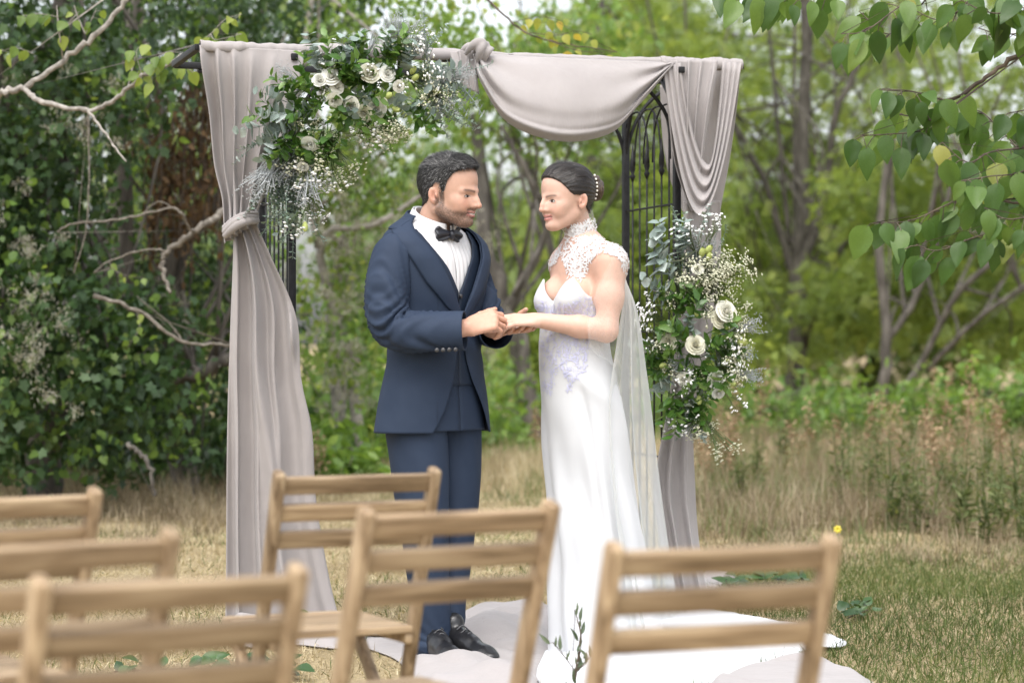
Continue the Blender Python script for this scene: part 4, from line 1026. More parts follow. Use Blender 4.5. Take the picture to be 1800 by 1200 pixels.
# ---------------------------------------------------------------- lofted clothes
class Loft:
    """cloth tube around a body: sections (z, cu, cf, a, bf, bb, e); local u = left, f = front"""
    def __init__(self, org, th, face, secs):
        """face +1: front turned to image right, -1: to image left; th measured from facing the camera"""
        s = np.array(secs, float); s = s[np.argsort(s[:, 0])]
        zz = np.linspace(s[0, 0], s[-1, 0], 400)
        k = np.interp(zz, s[:, 0], np.arange(len(s)))
        i = np.minimum(k.astype(int), len(s) - 2); t = (k - i)[:, None]
        q = np.concatenate([[2 * s[0] - s[1]], s, [2 * s[-1] - s[-2]]])
        p0, p1, p2, p3 = q[i], q[i + 1], q[i + 2], q[i + 3]
        tab = .5 * (2 * p1 + (p2 - p0) * t + (2 * p0 - 5 * p1 + 4 * p2 - p3) * t ** 2 + (3 * p1 - p0 - 3 * p2 + p3) * t ** 3)
        self.z = zz; self.tab = tab; self.org = np.array(org, float)
        self.f = np.array([face * math.sin(th), -math.cos(th), 0]); self.u = np.array([math.cos(th), face * math.sin(th), 0])
    def at(self, phi, z, off=0.0, disp=None):
        phi, z = np.broadcast_arrays(np.asarray(phi, float), np.asarray(z, float))
        g = [np.interp(z, self.z, self.tab[:, i]) for i in range(1, 7)]
        cu, cf, a, bf, bb, e = g
        c, s = np.cos(phi), np.sin(phi); b = np.where(c > 0, bf, bb)
        o = off if disp is None else off + disp(phi, z)
        uu = cu + (a + o) * np.sign(s) * np.abs(s) ** (2 / e); ff = cf + (b + o) * np.sign(c) * np.abs(c) ** (2 / e)
        return self.org + uu[..., None] * self.u + ff[..., None] * self.f + z[..., None] * np.array([0, 0, 1])
def smooth_obj(o, it=2):
    m = o.modifiers.new('soften', 'SMOOTH'); m.iterations = it; m.factor = .5; return o
def sleeve(name, pts, radii, mat, parent, creases, seed, rows=130, cols=56, flat=1.0):
    """tube along pts with cloth creases; creases: (centre t, width, amplitude, frequency, slant)"""
    C = spline(pts, rows); rad = np.interp(np.linspace(0, 1, rows), np.linspace(0, 1, len(radii)), radii)
    T = np.gradient(C, axis=0); T /= np.linalg.norm(T, axis=1)[:, None]
    a = np.array([0, -1.0, 0]); G = np.zeros((rows, cols, 3)); th = np.linspace(0, 2 * math.pi, cols, endpoint=False); t = np.linspace(0, 1, rows)
    for i in range(rows):
        a = a - T[i] * a.dot(T[i]); a /= np.linalg.norm(a); b = np.cross(T[i], a)
        rr = np.full(cols, rad[i])
        for (c0, w, am, fr, sl) in creases:
            rg = 1 - 2 * np.abs(wob(np.cos(th) * 1.1 + sl * .3, t[i] * fr + sl * np.sin(th + .7) + np.sin(th) * .8, seed + int(c0 * 100), 2))
            rr = rr + am * math.exp(-((t[i] - c0) / w) ** 2) * rg
        rr = rr + .0022 * wob(np.cos(th) * 1.5, np.sin(th) * 1.5 + t[i] * 7, seed, 2)
        G[i] = C[i] + (np.cos(th) * rr)[:, None] * a + (np.sin(th) * rr * flat)[:, None] * b
    mb = MB(); mb.grid(G, closed_u=True); o = mb.build(name, mat, parent); solid(o, .003, 1.0); return o
# ================================================================ the man
def skin_mat(name, sss=.12):
    m, nt, out = new_mat(name)
    b = N(nt, 'ShaderNodeBsdfPrincipled'); b.inputs['Roughness'].default_value = .48; b.inputs['Specular IOR Level'].default_value = .35
    at = N(nt, 'ShaderNodeAttribute', attribute_name='paint')
    tc = N(nt, 'ShaderNodeTexCoord'); no = N(nt, 'ShaderNodeTexNoise'); no.inputs['Scale'].default_value = 60; no.inputs['Detail'].default_value = 4
    nt.links.new(tc.outputs['Object'], no.inputs[0])
    mr = N(nt, 'ShaderNodeMapRange'); mr.inputs['To Min'].default_value = .89; mr.inputs['To Max'].default_value = 1.09
    nt.links.new(no.outputs['Fac'], mr.inputs[0])
    n3 = N(nt, 'ShaderNodeTexNoise'); n3.inputs['Scale'].default_value = 420; n3.inputs['Detail'].default_value = 3; nt.links.new(tc.outputs['Object'], n3.inputs[0])
    bp = N(nt, 'ShaderNodeBump'); bp.inputs['Strength'].default_value = .15; bp.inputs['Distance'].default_value = .0015; nt.links.new(n3.outputs['Fac'], bp.inputs['Height']); nt.links.new(bp.outputs[0], b.inputs['Normal'])
    hs = N(nt, 'ShaderNodeHueSaturation'); nt.links.new(at.outputs['Color'], hs.inputs['Color']); nt.links.new(mr.outputs[0], hs.inputs['Value'])
    nt.links.new(hs.outputs[0], b.inputs['Base Color'])
    b.inputs['Subsurface Weight'].default_value = sss; b.inputs['Subsurface Radius'].default_value = (.012, .005, .003); b.inputs['Subsurface Scale'].default_value = 1.0
    nt.links.new(b.outputs[0], out.inputs[0]); return m
m_skin = skin_mat('skin')
m_suit = surf_mat('navy_suit_cloth', [(.3, (.019, .030, .055)), (.7, (.025, .038, .066))], .7, 9, bump=.08, bscale=700, spec=.2)
m_vest = surf_mat('dark_navy_vest', [(.3, (.010, .018, .036)), (.7, (.014, .024, .044))], .6, 9, bump=.06, bscale=700, spec=.3)
m_white = surf_mat('white_cotton', [(.3, (.58, .58, .59)), (.7, (.64, .64, .65))], .8, 8, bump=.1, bscale=300, spec=.2)
m_tie = surf_mat('black_satin', [(.3, (.010, .011, .016)), (.7, (.018, .02, .028))], .4, 20, spec=.5)
m_shoe = surf_mat('black_leather', [(.3, (.008, .008, .009)), (.7, (.016, .016, .017))], .28, 30, bump=.1, bscale=200, spec=.5)
m_button = surf_mat('dark_horn_button', [(.3, (.02, .02, .022)), (.7, (.08, .08, .085))], .3, 90)
m_hair_m = surf_mat('short_black_hair', [(.35, (.006, .0055, .005)), (.6, (.016, .015, .014)), (.8, (.05, .048, .046))], .55, 90, (1, 1, .6), .5, 260, .3)
DG = 8.35
def g(px, py, dd=0.0): return PA(px, py, DG + dd)
man = empty('person', g(772, 1150), 'man in navy suit and black bow tie holding the hands of the bride', 'person')
GX0 = (762 - 900) / FPX * DG
GTH = math.radians(47)
fG = np.array([math.sin(GTH), -math.cos(GTH), 0]); uG = np.array([math.cos(GTH), math.sin(GTH), 0])
oG = np.array([GX0, DG, 0])
def bG(u, f, z): return oG + uG * u + fG * f + np.array([0, 0, z])
# body: head, neck, torso, arms, hands, legs in one skin
yaw = math.radians(25)
HRG = frame((math.cos(yaw), -math.sin(yaw), -.05), (.02, 0, 1)); HOG = g(784, 397, -.03); HSG = 1.02
man_face = dict(warp=.0075, smile=.004, jaw=.055, beard=(.045, .035, .03), teeth=True, browc=(.03, .022, .018), eye_h=.0043, look=-.0025, lip=(.40, .17, .15), nose_x=.119)
hf = head_field(man_face)
hfun = placed(hf, HOG, HRG, HSG)
hc = HOG + HRG @ np.array([0, 0, .12]) * HSG
def hl(*q): return HOG + HRG @ np.array(q) * HSG
pr = [(hfun, hc, .16, .012, 'u'),
      U(f_cone(hl(-.022, 0, .075), bG(0, -.02, 1.43), .057, .064), .02),
      U(f_cone(bG(-.13, -.01, 1.345), bG(.13, -.01, 1.345), .065, .065), .06), U(f_ell(bG(0, 0, 1.22), (.15, .11, .2), np.column_stack([uG, fG, (0, 0, 1)])), .05),
      U(f_ell(bG(0, 0, .95), (.15, .11, .17), np.column_stack([uG, fG, (0, 0, 1)])), .05)]
RS, RE, RW = g(697, 458, -.12), g(682, 570, -.20), g(824, 576, -.25)
LS, LE, LW = g(812, 460, .12), g(848, 568, .09), g(872, 583, -.04)
pr += [U(f_cone(RS, RE, .046, .034), .03), U(f_cone(RE, RW, .034, .027), .02), U(f_cone(LS, LE, .046, .034), .03), U(f_cone(LE, LW, .034, .027), .02)]
for uu, kx, ax, dk, da in ((-.085, 750, 764, -.07, -.05), (.085, 790, 788, .05, .02)):
    pr += [U(f_cone(bG(uu, 0, .86), g(kx, 955, dk), .075, .05), .05), U(f_cone(g(kx, 955, dk), g(ax, 1120, da), .05, .035), .03)]
pr += hand_prims(RW, (1, .12, .30), (-.25, -.85, .55), 1, [(.75, .75, .35), (.85, .8, .4), (.95, .85, .45), (1.0, .9, .5)], 1.02, .02, (.62, .35, .35))
pr += hand_prims(LW + np.array([0, 0, .004]), (.62, -.80, .02), (.1, .1, -1), -1, [(-.05, .2, .2), (.0, .22, .2), (.05, .25, .2), (.1, .3, .25)], 1.02, .03, (1.0, .8, .5))
V, F = sdf_mesh(pr, .003)
q = ((V - HOG) @ HRG) / HSG
skin_m = (.49, .30, .222)
col = face_colors(q, skin_m, man_face)
far_ = np.linalg.norm(V - hc, axis=1) > .19
rr = np.random.default_rng(8)
col[far_] = np.array(skin_m) * np.array([1.02, .94, .90])
Vbody_m = V
gb = link('body', fast_mesh('body', V, F, None, True, col), m_skin, man)
from mathutils.bvhtree import BVHTree
bvh_man = BVHTree.FromPolygons([tuple(v) for v in V], [tuple(f) for f in F])
m_eye = skin_mat('moist_eye', 0.0); m_eye.node_tree.nodes['Principled BSDF'].inputs['Roughness'].default_value = .15
for sd in (1, -1): eye_patch(bvh_man, HOG, HRG, HSG, man_face, sd, gb, m_eye)
# hair
def zl_m(x): return np.interp(x, [-.13, -.075, -.045, -.030, -.012, .006, .012, .022, .034, .048, .066, .084, .10], [.060, .062, .078, .105, .142, .142, .112, .108, .150, .172, .185, .196, .204])
def hair_m(p):
    d = f_ell((-.006, 0, .148), (.099, .077, .089))[0](p)
    d = smin(d, f_ell((.024, 0, .163), (.079, .065, .066))[0](p), .02)
    d = smin(d, f_cone((-.022, 0, .075), (-.05, 0, .0), .057, .06)[0](p), .02)
    x, y, z = p.T
    th = np.interp(z, [.03, .09, .15, .19, .23], [.001, .003, .006, .009, .011]) + .008 * sstep(.02, .085, x) * sstep(.19, .21, z) * np.exp(-(y / .035) ** 2)
    return smax(d - th, (zl_m(x) - z) * .6, .004)
hp = [(placed(hair_m, HOG, HRG, HSG), hc, .16, 0, 'u')]
V, F = sdf_mesh(hp, .0025)
ho = link('hair', fast_mesh('hair', V, F, None, True), m_hair_m, man)
def strands(V, flow, n, L, W, mat, parent, org, R, sc, seed, lift=.35, zmin=.0, jit=.18):
    """short hair strands standing on a shell; flow(local points) -> local direction"""
    r = np.random.default_rng(seed)
    q = ((V - org) @ R) / sc; V = V[q[:, 2] > zmin]
    p = V[r.integers(0, len(V), n)] + r.normal(0, .0008, (n, 3)); q = ((p - org) @ R) / sc
    nr = q - np.array([-.006, 0, .135]); nr /= np.linalg.norm(nr, axis=1)[:, None]
    d = flow(q); d = d - nr * (d * nr).sum(1)[:, None]; d /= np.linalg.norm(d, axis=1)[:, None] + 1e-9
    d = d + nr * lift + r.normal(0, jit, (n, 3)); d /= np.linalg.norm(d, axis=1)[:, None]
    s_ = np.cross(d, nr); s_ /= np.linalg.norm(s_, axis=1)[:, None] + 1e-9
    d = d @ R.T; s_ = s_ @ R.T; nw = nr @ R.T
    ll = (L * r.uniform(.6, 1.3, n))[:, None]
    P0 = p - nw * .001; P1 = p + d * ll * .6 ; P2 = p + d * ll - nw * ll * .12
    Vv = np.stack([P0 - s_ * W, P0 + s_ * W, P1 + s_ * W * .8, P1 - s_ * W * .8, P2], 1).reshape(-1, 3)
    b = np.arange(n) * 5
    Q = np.column_stack([b, b + 1, b + 2, b + 3]); T = np.column_stack([b + 3, b + 2, b + 4]); t = r.uniform(0, 1, n)
    return tag(link('strands', fast_mesh('strands', Vv, [Q, T], np.concatenate([t, t])), mat, parent), kind='stuff')
def flow_m(q):
    d = np.zeros_like(q); top = sstep(.17, .21, q[:, 2])
    d[:, 0] = -.7 + 1.5 * top * sstep(-.02, .06, q[:, 0]); d[:, 2] = -1 * (1 - top) + .4 * top; d[:, 1] = q[:, 1] * 3
    return d
m_strand_m = leaf_mat('black_grey_strands', [(0, (.007, .0065, .006)), (.5, (.018, .017, .016)), (.8, (.07, .068, .066)), (1, (.25, .245, .24))], .05, .45, .5)
strands(V, flow_m, 9000, .011, .0005, m_strand_m, ho, HOG, HRG, HSG, 31, .4, .075)
strands(V[(((V - HOG) @ HRG) / HSG)[:, 2] > .19], flow_m, 3500, .018, .0006, m_strand_m, ho, HOG, HRG, HSG, 32, .55)

qb = ((Vbody_m - HOG) @ HRG) / HSG; qz = qb[:, 2] + .0075
line_b = np.interp(qb[:, 0], [-.01, .02, .05, .08, .11], [.115, .072, .056, .054, .058])
bmk = (qz < line_b + .002) & (qb[:, 0] > -.006) & (qb[:, 2] > -.012) & (np.linalg.norm(Vbody_m - hc, axis=1) < .17)
bmk |= (np.abs(qz - .0635) < .005) & (qb[:, 0] > .08) & (np.abs(qb[:, 1]) < .028)
bmk |= (qb[:, 0] > .002) & (qb[:, 0] < .02) & (qz > .06) & (qz < .12) & (np.abs(qb[:, 1]) > .04)
def flow_d(q): return np.tile(np.array([.3, 0, -1.]), (len(q), 1))
strands(Vbody_m[bmk], flow_d, 3800, .0042, .00028, m_strand_m, gb, HOG, HRG, HSG, 34, .6, -.02, .3)
# jacket
jsec = [(.755, 0, 0, .222, .150, .145, 2.3), (.85, 0, 0, .212, .145, .138, 2.3), (.95, 0, 0, .197, .135, .122, 2.25), (1.06, 0, .002, .184, .128, .104, 2.2), (1.16, 0, .002, .186, .128, .104, 2.2), (1.28, 0, 0, .204, .136, .116, 2.25),
        (1.36, 0, 0, .214, .128, .118, 2.3), (1.415, 0, -.004, .212, .108, .112, 2.25), (1.45, 0, -.010, .190, .090, .104, 2.15), (1.478, 0, -.014, .145, .078, .092, 2.0), (1.505, 0, -.014, .094, .074, .078, 2.0), (1.53, 0, -.012, .080, .072, .070, 2.0)]
JL = Loft(oG, GTH, 1, jsec)
DEG = math.pi / 180
ez = [.755, .80, .85, .95, 1.05, 1.12, 1.17, 1.25, 1.33, 1.40, 1.44, 1.47, 1.50, 1.53]
er = np.array([36, 27, 19, 9, 3, 1.5, 2, 12, 22, 32, 42, 55, 75, 100]) * DEG      # his right (near) edge
el = np.array([36, 29, 24, 14, 6, 2.5, 2, 12, 22, 32, 42, 55, 75, 100]) * DEG
def jdisp(phi, z):
    w = .004 * wob(phi * 2.2, z * 14, 401, 2)
    w = w + .006 * np.exp(-((z - 1.10) / .07) ** 2) * np.sin(phi * 5 + z * 60)         # pull at the button
    w = w + .010 * sstep(.95, .76, z) * np.sin(phi * 3 + 1.0)                          # skirt flare
    return w
def wrapped(name, loft, ztop, zbot, e_r, e_l, off, mat, parent, rows=90, cols=120, thick=.004, disp=None):
    z = np.linspace(ztop, zbot, rows)[:, None]; w = np.linspace(0, 1, cols)[None, :]
    a = np.interp(z, ez, e_l) if e_l is not None else 0 * z; b = np.interp(z, ez, e_r) if e_r is not None else 0 * z
    phi = a + w * (2 * math.pi - a - b)
    mb = MB(); mb.grid(loft.at(phi, z + 0 * w, off, disp), closed_u=False); o = mb.build(name, mat, parent); solid(o, thick, -1.0); return o
jk = wrapped('jacket', JL, 1.505, .768, er, el, 0, m_suit, man, disp=jdisp)
wrapped('waistcoat', JL, 1.46, .93, np.interp(ez, [.9, 1.24, 1.28, 1.36, 1.44, 1.5], np.array([0, 0, 3, 17, 36, 70]) * DEG), np.interp(ez, [.9, 1.24, 1.28, 1.36, 1.44, 1.5], np.array([0, 0, 3, 17, 36, 70]) * DEG), -.014, m_vest, man, 60, 110)
def shirt_fold(phi, z): return .0018 * np.sin(phi * 60) * (np.abs(np.sin(phi / 2)) < .25) + .002 * wob(phi * 4, z * 25, 77, 2)
wrapped('shirt', JL, 1.49, 1.12, None, None, -.024, m_white, man, 60, 240, .002, shirt_fold)
# lapels: strip along each front edge, then the collar behind the neck
def lapel(side, name):
    rows, cols = 60, 9; z = np.linspace(1.155, 1.505, rows)[:, None]; w = np.linspace(0, 1, cols)[None, :]
    e = np.interp(z, ez, er if side < 0 else el)
    wid = np.interp(z, [1.155, 1.20, 1.28, 1.38, 1.44, 1.47, 1.505], np.array([2, 15, 27, 33, 40, 46, 50])) * DEG
    phi = (e - 1.5 * DEG + w * wid) * side
    off = .007 + .007 * np.sin(np.pi * np.clip(w, 0, 1) ** .8) * sstep(1.15, 1.25, z) + .003 * (w < .1)
    mb = MB(); mb.grid(JL.at(phi, z + 0 * w, off, jdisp)); o = mb.build(name, m_suit, jk); solid(o, .004, 0); return o
lapel(-1, 'lapel'); lapel(1, 'lapel')
ph = np.linspace(74, 286, 60)[None, :] * DEG; w = np.linspace(0, 1, 8)[:, None]
zc = 1.514 + .022 * np.cos(ph - math.pi) - w * (.052 + .012 * np.cos(ph - math.pi)); mb = MB(); mb.grid(JL.at(ph + 0 * w, zc, .007 + .007 * np.sin(w * 2.6)))
solid(mb.build('collar', m_suit, jk), .004)
# welt pocket line, dart seam and buttons
mb = MB()
mb.grid(JL.at(np.linspace(-62, -26, 20)[None, :] * DEG + 0 * np.zeros((3, 1)), np.linspace(.985, 1.012, 20)[None, :] + np.array([-.006, 0, .006])[:, None], .004, jdisp)); solid(mb.build('pocket_welt', m_suit, jk), .003)
mb = MB()
mb.grid(JL.at(np.linspace(-1, 1, 3)[:, None] * .006 - .5, np.linspace(.80, 1.30, 40)[None, :] + np.zeros((3, 1)), .0022, jdisp)); mb.build('dart_seam', m_vest, jk)
CR = [(.15, .12, .003, 26, 7.0), (.36, .13, .0085, 40, 9.0), (.55, .12, .010, 44, -8.0), (.75, .14, .006, 30, 8.0)]
s1 = sleeve('sleeve', [g(718, 432, -.08), g(694, 450, -.13), g(683, 502, -.17), g(683, 556, -.20), g(706, 582, -.22), g(760, 583, -.24), g(817, 581, -.255)], [.056, .074, .069, .067, .068, .065, .064], m_suit, jk, CR, 411)
s2 = sleeve('sleeve', [g(802, 434, .10), g(815, 454, .13), g(834, 502, .13), g(852, 552, .10), g(860, 576, .06), g(872, 582, -.03)], [.050, .060, .059, .058, .058, .058], m_suit, jk, CR, 412)
for k in range(4):
    mb = MB(); c = g(768 + k * 11, 615 - k * .4, -.245 - .055); mb.tube([c + np.array([0, .004, 0]), c + np.array([0, -.006, -.001])], .0075, 8); mb.build('button', m_button, s1)
mb = MB(); c = JL.at(0.5 * DEG, 1.235, -.008); mb.tube([c, c + fG * .006], .007, 8); mb.build('button', m_button, man)
# shirt collar and bow tie
nc0 = bG(0, -.012, 0)
def ring_strip(name, r0, r1, zt, zb, mat, parent, thick, gap=8):
    ph = np.linspace(gap, 360 - gap, 70)[None, :] * DEG; w = np.linspace(0, 1, 10)[:, None]
    z = zt(ph) * (1 - w) + zb(ph) * w; rr = r0 + (r1 - r0) * w + .004 * np.sin(np.pi * w)
    off = .018 * (1 - w) + 0 * ph
    Pn = nc0 + (np.cos(ph) * rr * 1.02 + off)[..., None] * fG + (np.sin(ph) * rr)[..., None] * uG + z[..., None] * np.array([0, 0, 1])
    mb = MB(); mb.grid(Pn); o = mb.build(name, mat, parent); solid(o, thick); return o
ring_strip('shirt_collar', .066, .074, lambda p: 1.512 - .034 * np.cos(p), lambda p: 1.435 - .022 * np.cos(p), m_white, man, .003)
ring_strip('collar_fold', .074, .083, lambda p: 1.515 - .034 * np.cos(p), lambda p: 1.456 - .030 * np.cos(p), m_white, man, .003, 14)
tie = MB(); bc = nc0 + fG * .098 + np.array([0, 0, 1.446])
for sd in (1, -1):
    G = np.zeros((9, 9, 3)); 
    for i, t in enumerate(np.linspace(0, 1, 9)):
        hh = .008 + .019 * t ** .7 - .003 * (t > .95)
        for j, v in enumerate(np.linspace(-1, 1, 9)):
            G[i, j] = bc + uG * sd * (.006 + .052 * t + .003 * math.cos(v * 3)) + np.array([0, 0, v * hh]) + fG * (.006 * math.sin(v * 5 + t * 2) * (.3 + t) - .014 * t)
    tie.grid(G)
bt = tie.build('bow_tie', m_tie, man); solid(bt, .008)
mb = MB(); mb.tube([bc + np.array([0, 0, -.013]), bc + fG * .006, bc + np.array([0, 0, .013])], [.008, .0105, .008], 10); mb.build('knot', m_tie, bt)
# trousers
seat = wrapped('trouser_seat', JL, 1.06, .775, None, None, -.02, m_suit, man, 40, 90, .003)
tr = empty('trousers', g(770, 900), None); tr.parent = man; tr.matrix_parent_inverse = man.matrix_basis.inverted()
TC = [(.93, .07, .009, 40, 4.0), (.80, .1, .004, 30, 6.0), (.12, .12, .004, 18, 6.0), (.5, .15, .003, 18, 7.0)]
sleeve('leg', [g(734, 690, -.06), g(733, 757, -.066), g(740, 850, -.075), g(748, 955, -.08), g(757, 1050, -.065), g(763, 1110, -.055), g(766, 1148, -.055)], [.108, .104, .096, .076, .064, .061, .064], m_suit, tr, TC, 421, 90, 40)
sleeve('leg', [g(788, 690, .05), g(792, 757, .06), g(797, 850, .06), g(793, 955, .05), g(786, 1050, .03), g(783, 1105, .0), g(784, 1138, -.02)], [.108, .106, .092, .074, .062, .060, .062], m_suit, tr, TC, 422, 90, 40)
# shoes
def shoe(heel, toe, name):
    h = np.array([heel[0], heel[1], 0.]); t = np.array([toe[0], toe[1], 0.]); f = (t - h); L = np.linalg.norm(f); f /= L; s = np.array([-f[1], f[0], 0]); up = np.array([0, 0, 1.])
    A = lambda x, z, y=0: h + f * x * L + up * z + s * y
    pr = [U(f_cone(A(.12, .045), A(.45, .045), .040, .040, (s, .85)), .02), U(f_cone(A(.45, .04), A(.80, .030), .040, .034), .02), U(f_ell(A(.82, .026), (.060, .040, .026), np.column_stack([f, s, up])), .02), U(f_cone(A(.18, .07), A(.20, .115), .038, .036), .03), U(f_cone(A(.3, .075), A(.55, .055), .03, .03), .02)]
    V, F = sdf_mesh(pr, .004, post=lambda p, d: smax(d, .012 - p[:, 2], .003))
    o = link(name, fast_mesh(name, V, F, None, True), m_shoe, man)
    mb = MB(); n = 40; tt = np.linspace(0, 2 * math.pi, n, endpoint=False)
    xx = .5 + .5 * np.cos(tt); ww = .044 * np.abs(np.sin(tt)) ** .6 * np.sign(np.sin(tt)) * (1 - .18 * xx) * (1 + .15 * np.sin(xx * 5))
    ring = np.array([A(x * 1.02 - .01, 0, y) for x, y in zip(xx, ww)])
    mb.grid(np.stack([ring + up * .001, ring + up * .016]), closed_u=True); mb.add(ring + up * .016, [list(range(n))]); mb.build('sole', m_shoe, o)
    for k in range(4):
        a = A(.36 + .075 * k, .098 - .009 * k, -.02); b = A(.38 + .075 * k, .098 - .009 * k, .02); mid = A(.37 + .075 * k, .112 - .010 * k)
        mb = MB(); mb.tube(spline([a, mid, b], 8), .0028, 5); mb.build('lace', m_button, o)
    return o
shoe(((752 - 900) / FPX * 8.34, 8.34), ((800 - 900) / FPX * 8.06, 8.06), 'shoe')
shoe(((780 - 900) / FPX * 8.36, 8.36), ((871 - 900) / FPX * 8.06, 8.06), 'shoe')
# ================================================================ the bride
m_dress = surf_mat('white_crepe', [(.3, (.50, .51, .525)), (.7, (.55, .56, .575))], .7, 5, bump=.05, bscale=500, spec=.25, sheen=.2)
m_lace = surf_mat('white_lace_applique', [(.3, (.60, .60, .61)), (.7, (.68, .68, .69))], .8, 60, spec=.2)
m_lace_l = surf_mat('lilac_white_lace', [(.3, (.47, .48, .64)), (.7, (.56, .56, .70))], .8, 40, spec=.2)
m_hair_b = surf_mat('sleek_dark_brown_hair', [(.3, (.008, .0055, .0045)), (.6, (.020, .014, .011)), (.8, (.05, .034, .026))], .36, 30, (.5, 5, 5), .5, 60, .5, bstretch=(.4, 5, 5))
def tulle_mat(name, op, add=.4, col=(.84, .85, .84)):
    m, nt, out = new_mat(name)
    d = N(nt, 'ShaderNodeBsdfDiffuse'); d.inputs[0].default_value = (*col, 1)
    t = N(nt, 'ShaderNodeBsdfTranslucent'); t.inputs[0].default_value = (*col, 1)
    mx = N(nt, 'ShaderNodeMixShader'); mx.inputs[0].default_value = .5
    nt.links.new(d.outputs[0], mx.inputs[1]); nt.links.new(t.outputs[0], mx.inputs[2])
    tr = N(nt, 'ShaderNodeBsdfTransparent')
    lw = N(nt, 'ShaderNodeLayerWeight'); lw.inputs[0].default_value = .35
    mr = N(nt, 'ShaderNodeMapRange'); mr.inputs['To Min'].default_value = op; mr.inputs['To Max'].default_value = min(1, op + add)
    nt.links.new(lw.outputs['Facing'], mr.inputs[0])
    m2 = N(nt, 'ShaderNodeMixShader'); nt.links.new(mr.outputs[0], m2.inputs[0])
    nt.links.new(tr.outputs[0], m2.inputs[1]); nt.links.new(mx.outputs[0], m2.inputs[2]); nt.links.new(m2.outputs[0], out.inputs[0]); return m
m_tulle = tulle_mat('sheer_white_tulle', .46, .4)
m_tulle2 = tulle_mat('sheer_lace_net', .09, .22)
m_pearl = surf_mat('pearls', [(.3, (.75, .72, .66)), (.7, (.85, .82, .76))], .2, 10, spec=.6)
DB = 8.30
def w_(px, py, dd=0.0): return PA(px, py, DB + dd)
bride = empty('person', w_(1050, 1150), 'bride in white gown with lace high collar and sheer cape', 'person')
BTH = math.radians(50); BX0 = (1018 - 900) / FPX * DB; oB = np.array([BX0, DB, 0])
fB = np.array([-math.sin(BTH), -math.cos(BTH), 0]); uB = np.array([math.cos(BTH), -math.sin(BTH), 0])
def bB(u, f, z): return oB + uB * u + fB * f + np.array([0, 0, z])
yaw_b = math.radians(31)
HRB = frame((-math.cos(yaw_b), -math.sin(yaw_b), -.04), (-.02, 0, 1)); HOB = w_(1001, 404, -.02); HSB = .93
b_face = dict(soft=.006, warp=.003, smile=.002, jaw=.040, lip=(.44, .14, .14), browc=(.07, .045, .035), nose_x=.117, nose_r=.0100, hump=.004, eye_h=.0056, look=-.0025)
hfb = placed(head_field(b_face), HOB, HRB, HSB)
hcb = HOB + HRB @ np.array([0, 0, .12]) * HSB
def hb(*q): return HOB + HRB @ np.array(q) * HSB
RB = np.column_stack([uB, fB, (0, 0, 1)])
S1, E1, W1 = w_(1078, 466, -.11), w_(1066, 581, -.16), w_(946, 563, -.13)
S2, E2, W2 = w_(990, 466, .11), w_(978, 590, .13), w_(978, 705, .10)
pr = [(hfb, hcb, .15, .012, 'u'), U(f_cone(hb(-.026, 0, .070), bB(0, -.025, 1.385), .043, .048), .018),
      U(f_ell(bB(0, -.01, 1.25), (.116, .088, .20), RB), .05), U(f_cone(bB(-.085, -.012, 1.345), bB(.13, -.012, 1.355), .046, .048), .06), U(f_cone(bB(0, -.025, 1.40), bB(.12, -.015, 1.365), .045, .04), .05), U(f_cone(bB(0, -.025, 1.40), bB(-.08, -.015, 1.355), .043, .038), .05),
      U(f_ell(bB(.058, .062, 1.235), (.052, .050, .058), RB), .03), U(f_ell(bB(-.058, .062, 1.235), (.052, .050, .058), RB), .03), U(f_ell(bB(0, 0, 1.0), (.105, .085, .2), RB), .05), U(f_ell(bB(.01, -.02, .84), (.125, .09, .15), RB), .05),
      U(f_cone(S1, (S1 + E1) / 2, .048, .043), .05), U(f_cone((S1 + E1) / 2, E1, .043, .036), .03), U(f_cone(E1, E1 * .6 + W1 * .4, .038, .036), .02), U(f_cone(E1 * .6 + W1 * .4, W1, .036, .025), .02),
      U(f_cone(S2, E2, .040, .034), .03), U(f_cone(E2, W2, .036, .025), .02)]
for uu in (-.055, .055): pr += [U(f_cone(bB(uu + .02, -.03, .8), bB(uu + .03, -.05, .42), .06, .045), .03), U(f_cone(bB(uu + .03, -.05, .42), bB(uu + .04, -.06, .08), .045, .034), .03), U(f_cone(bB(uu + .04, -.06, .06), bB(uu + .04, .03, .04), .03, .022), .02)]
pr += hand_prims(W1, (-1, -.02, -.02), (.0, -.5, .86), -1, [(.10, .25, .15), (.16, .25, .15), (.22, .3, .2), (.30, .35, .2)], .90, .0, (.45, .3, .2))
pr += hand_prims(W2, (-.1, -.1, -1), (-.7, -.5, 0), 1, [(.3, .4, .3)] * 4, .9, .0)
V, F = sdf_mesh(pr, .003)
q = ((V - HOB) @ HRB) / HSB
skin_b = (.54, .35, .275)
col = face_colors(q, skin_b, b_face)
far_ = np.linalg.norm(V - hcb, axis=1) > .17
col[far_] = np.array(skin_b) * np.array([1.02, .99, .97])
bb = link('body', fast_mesh('body', V, F, None, True, col), m_skin, bride)
from mathutils.bvhtree import BVHTree
bvh_body = BVHTree.FromPolygons([tuple(v) for v in V], [tuple(f) for f in F])
for sd in (1, -1): eye_patch(bvh_body, HOB, HRB, HSB, b_face, sd, bb, m_eye)
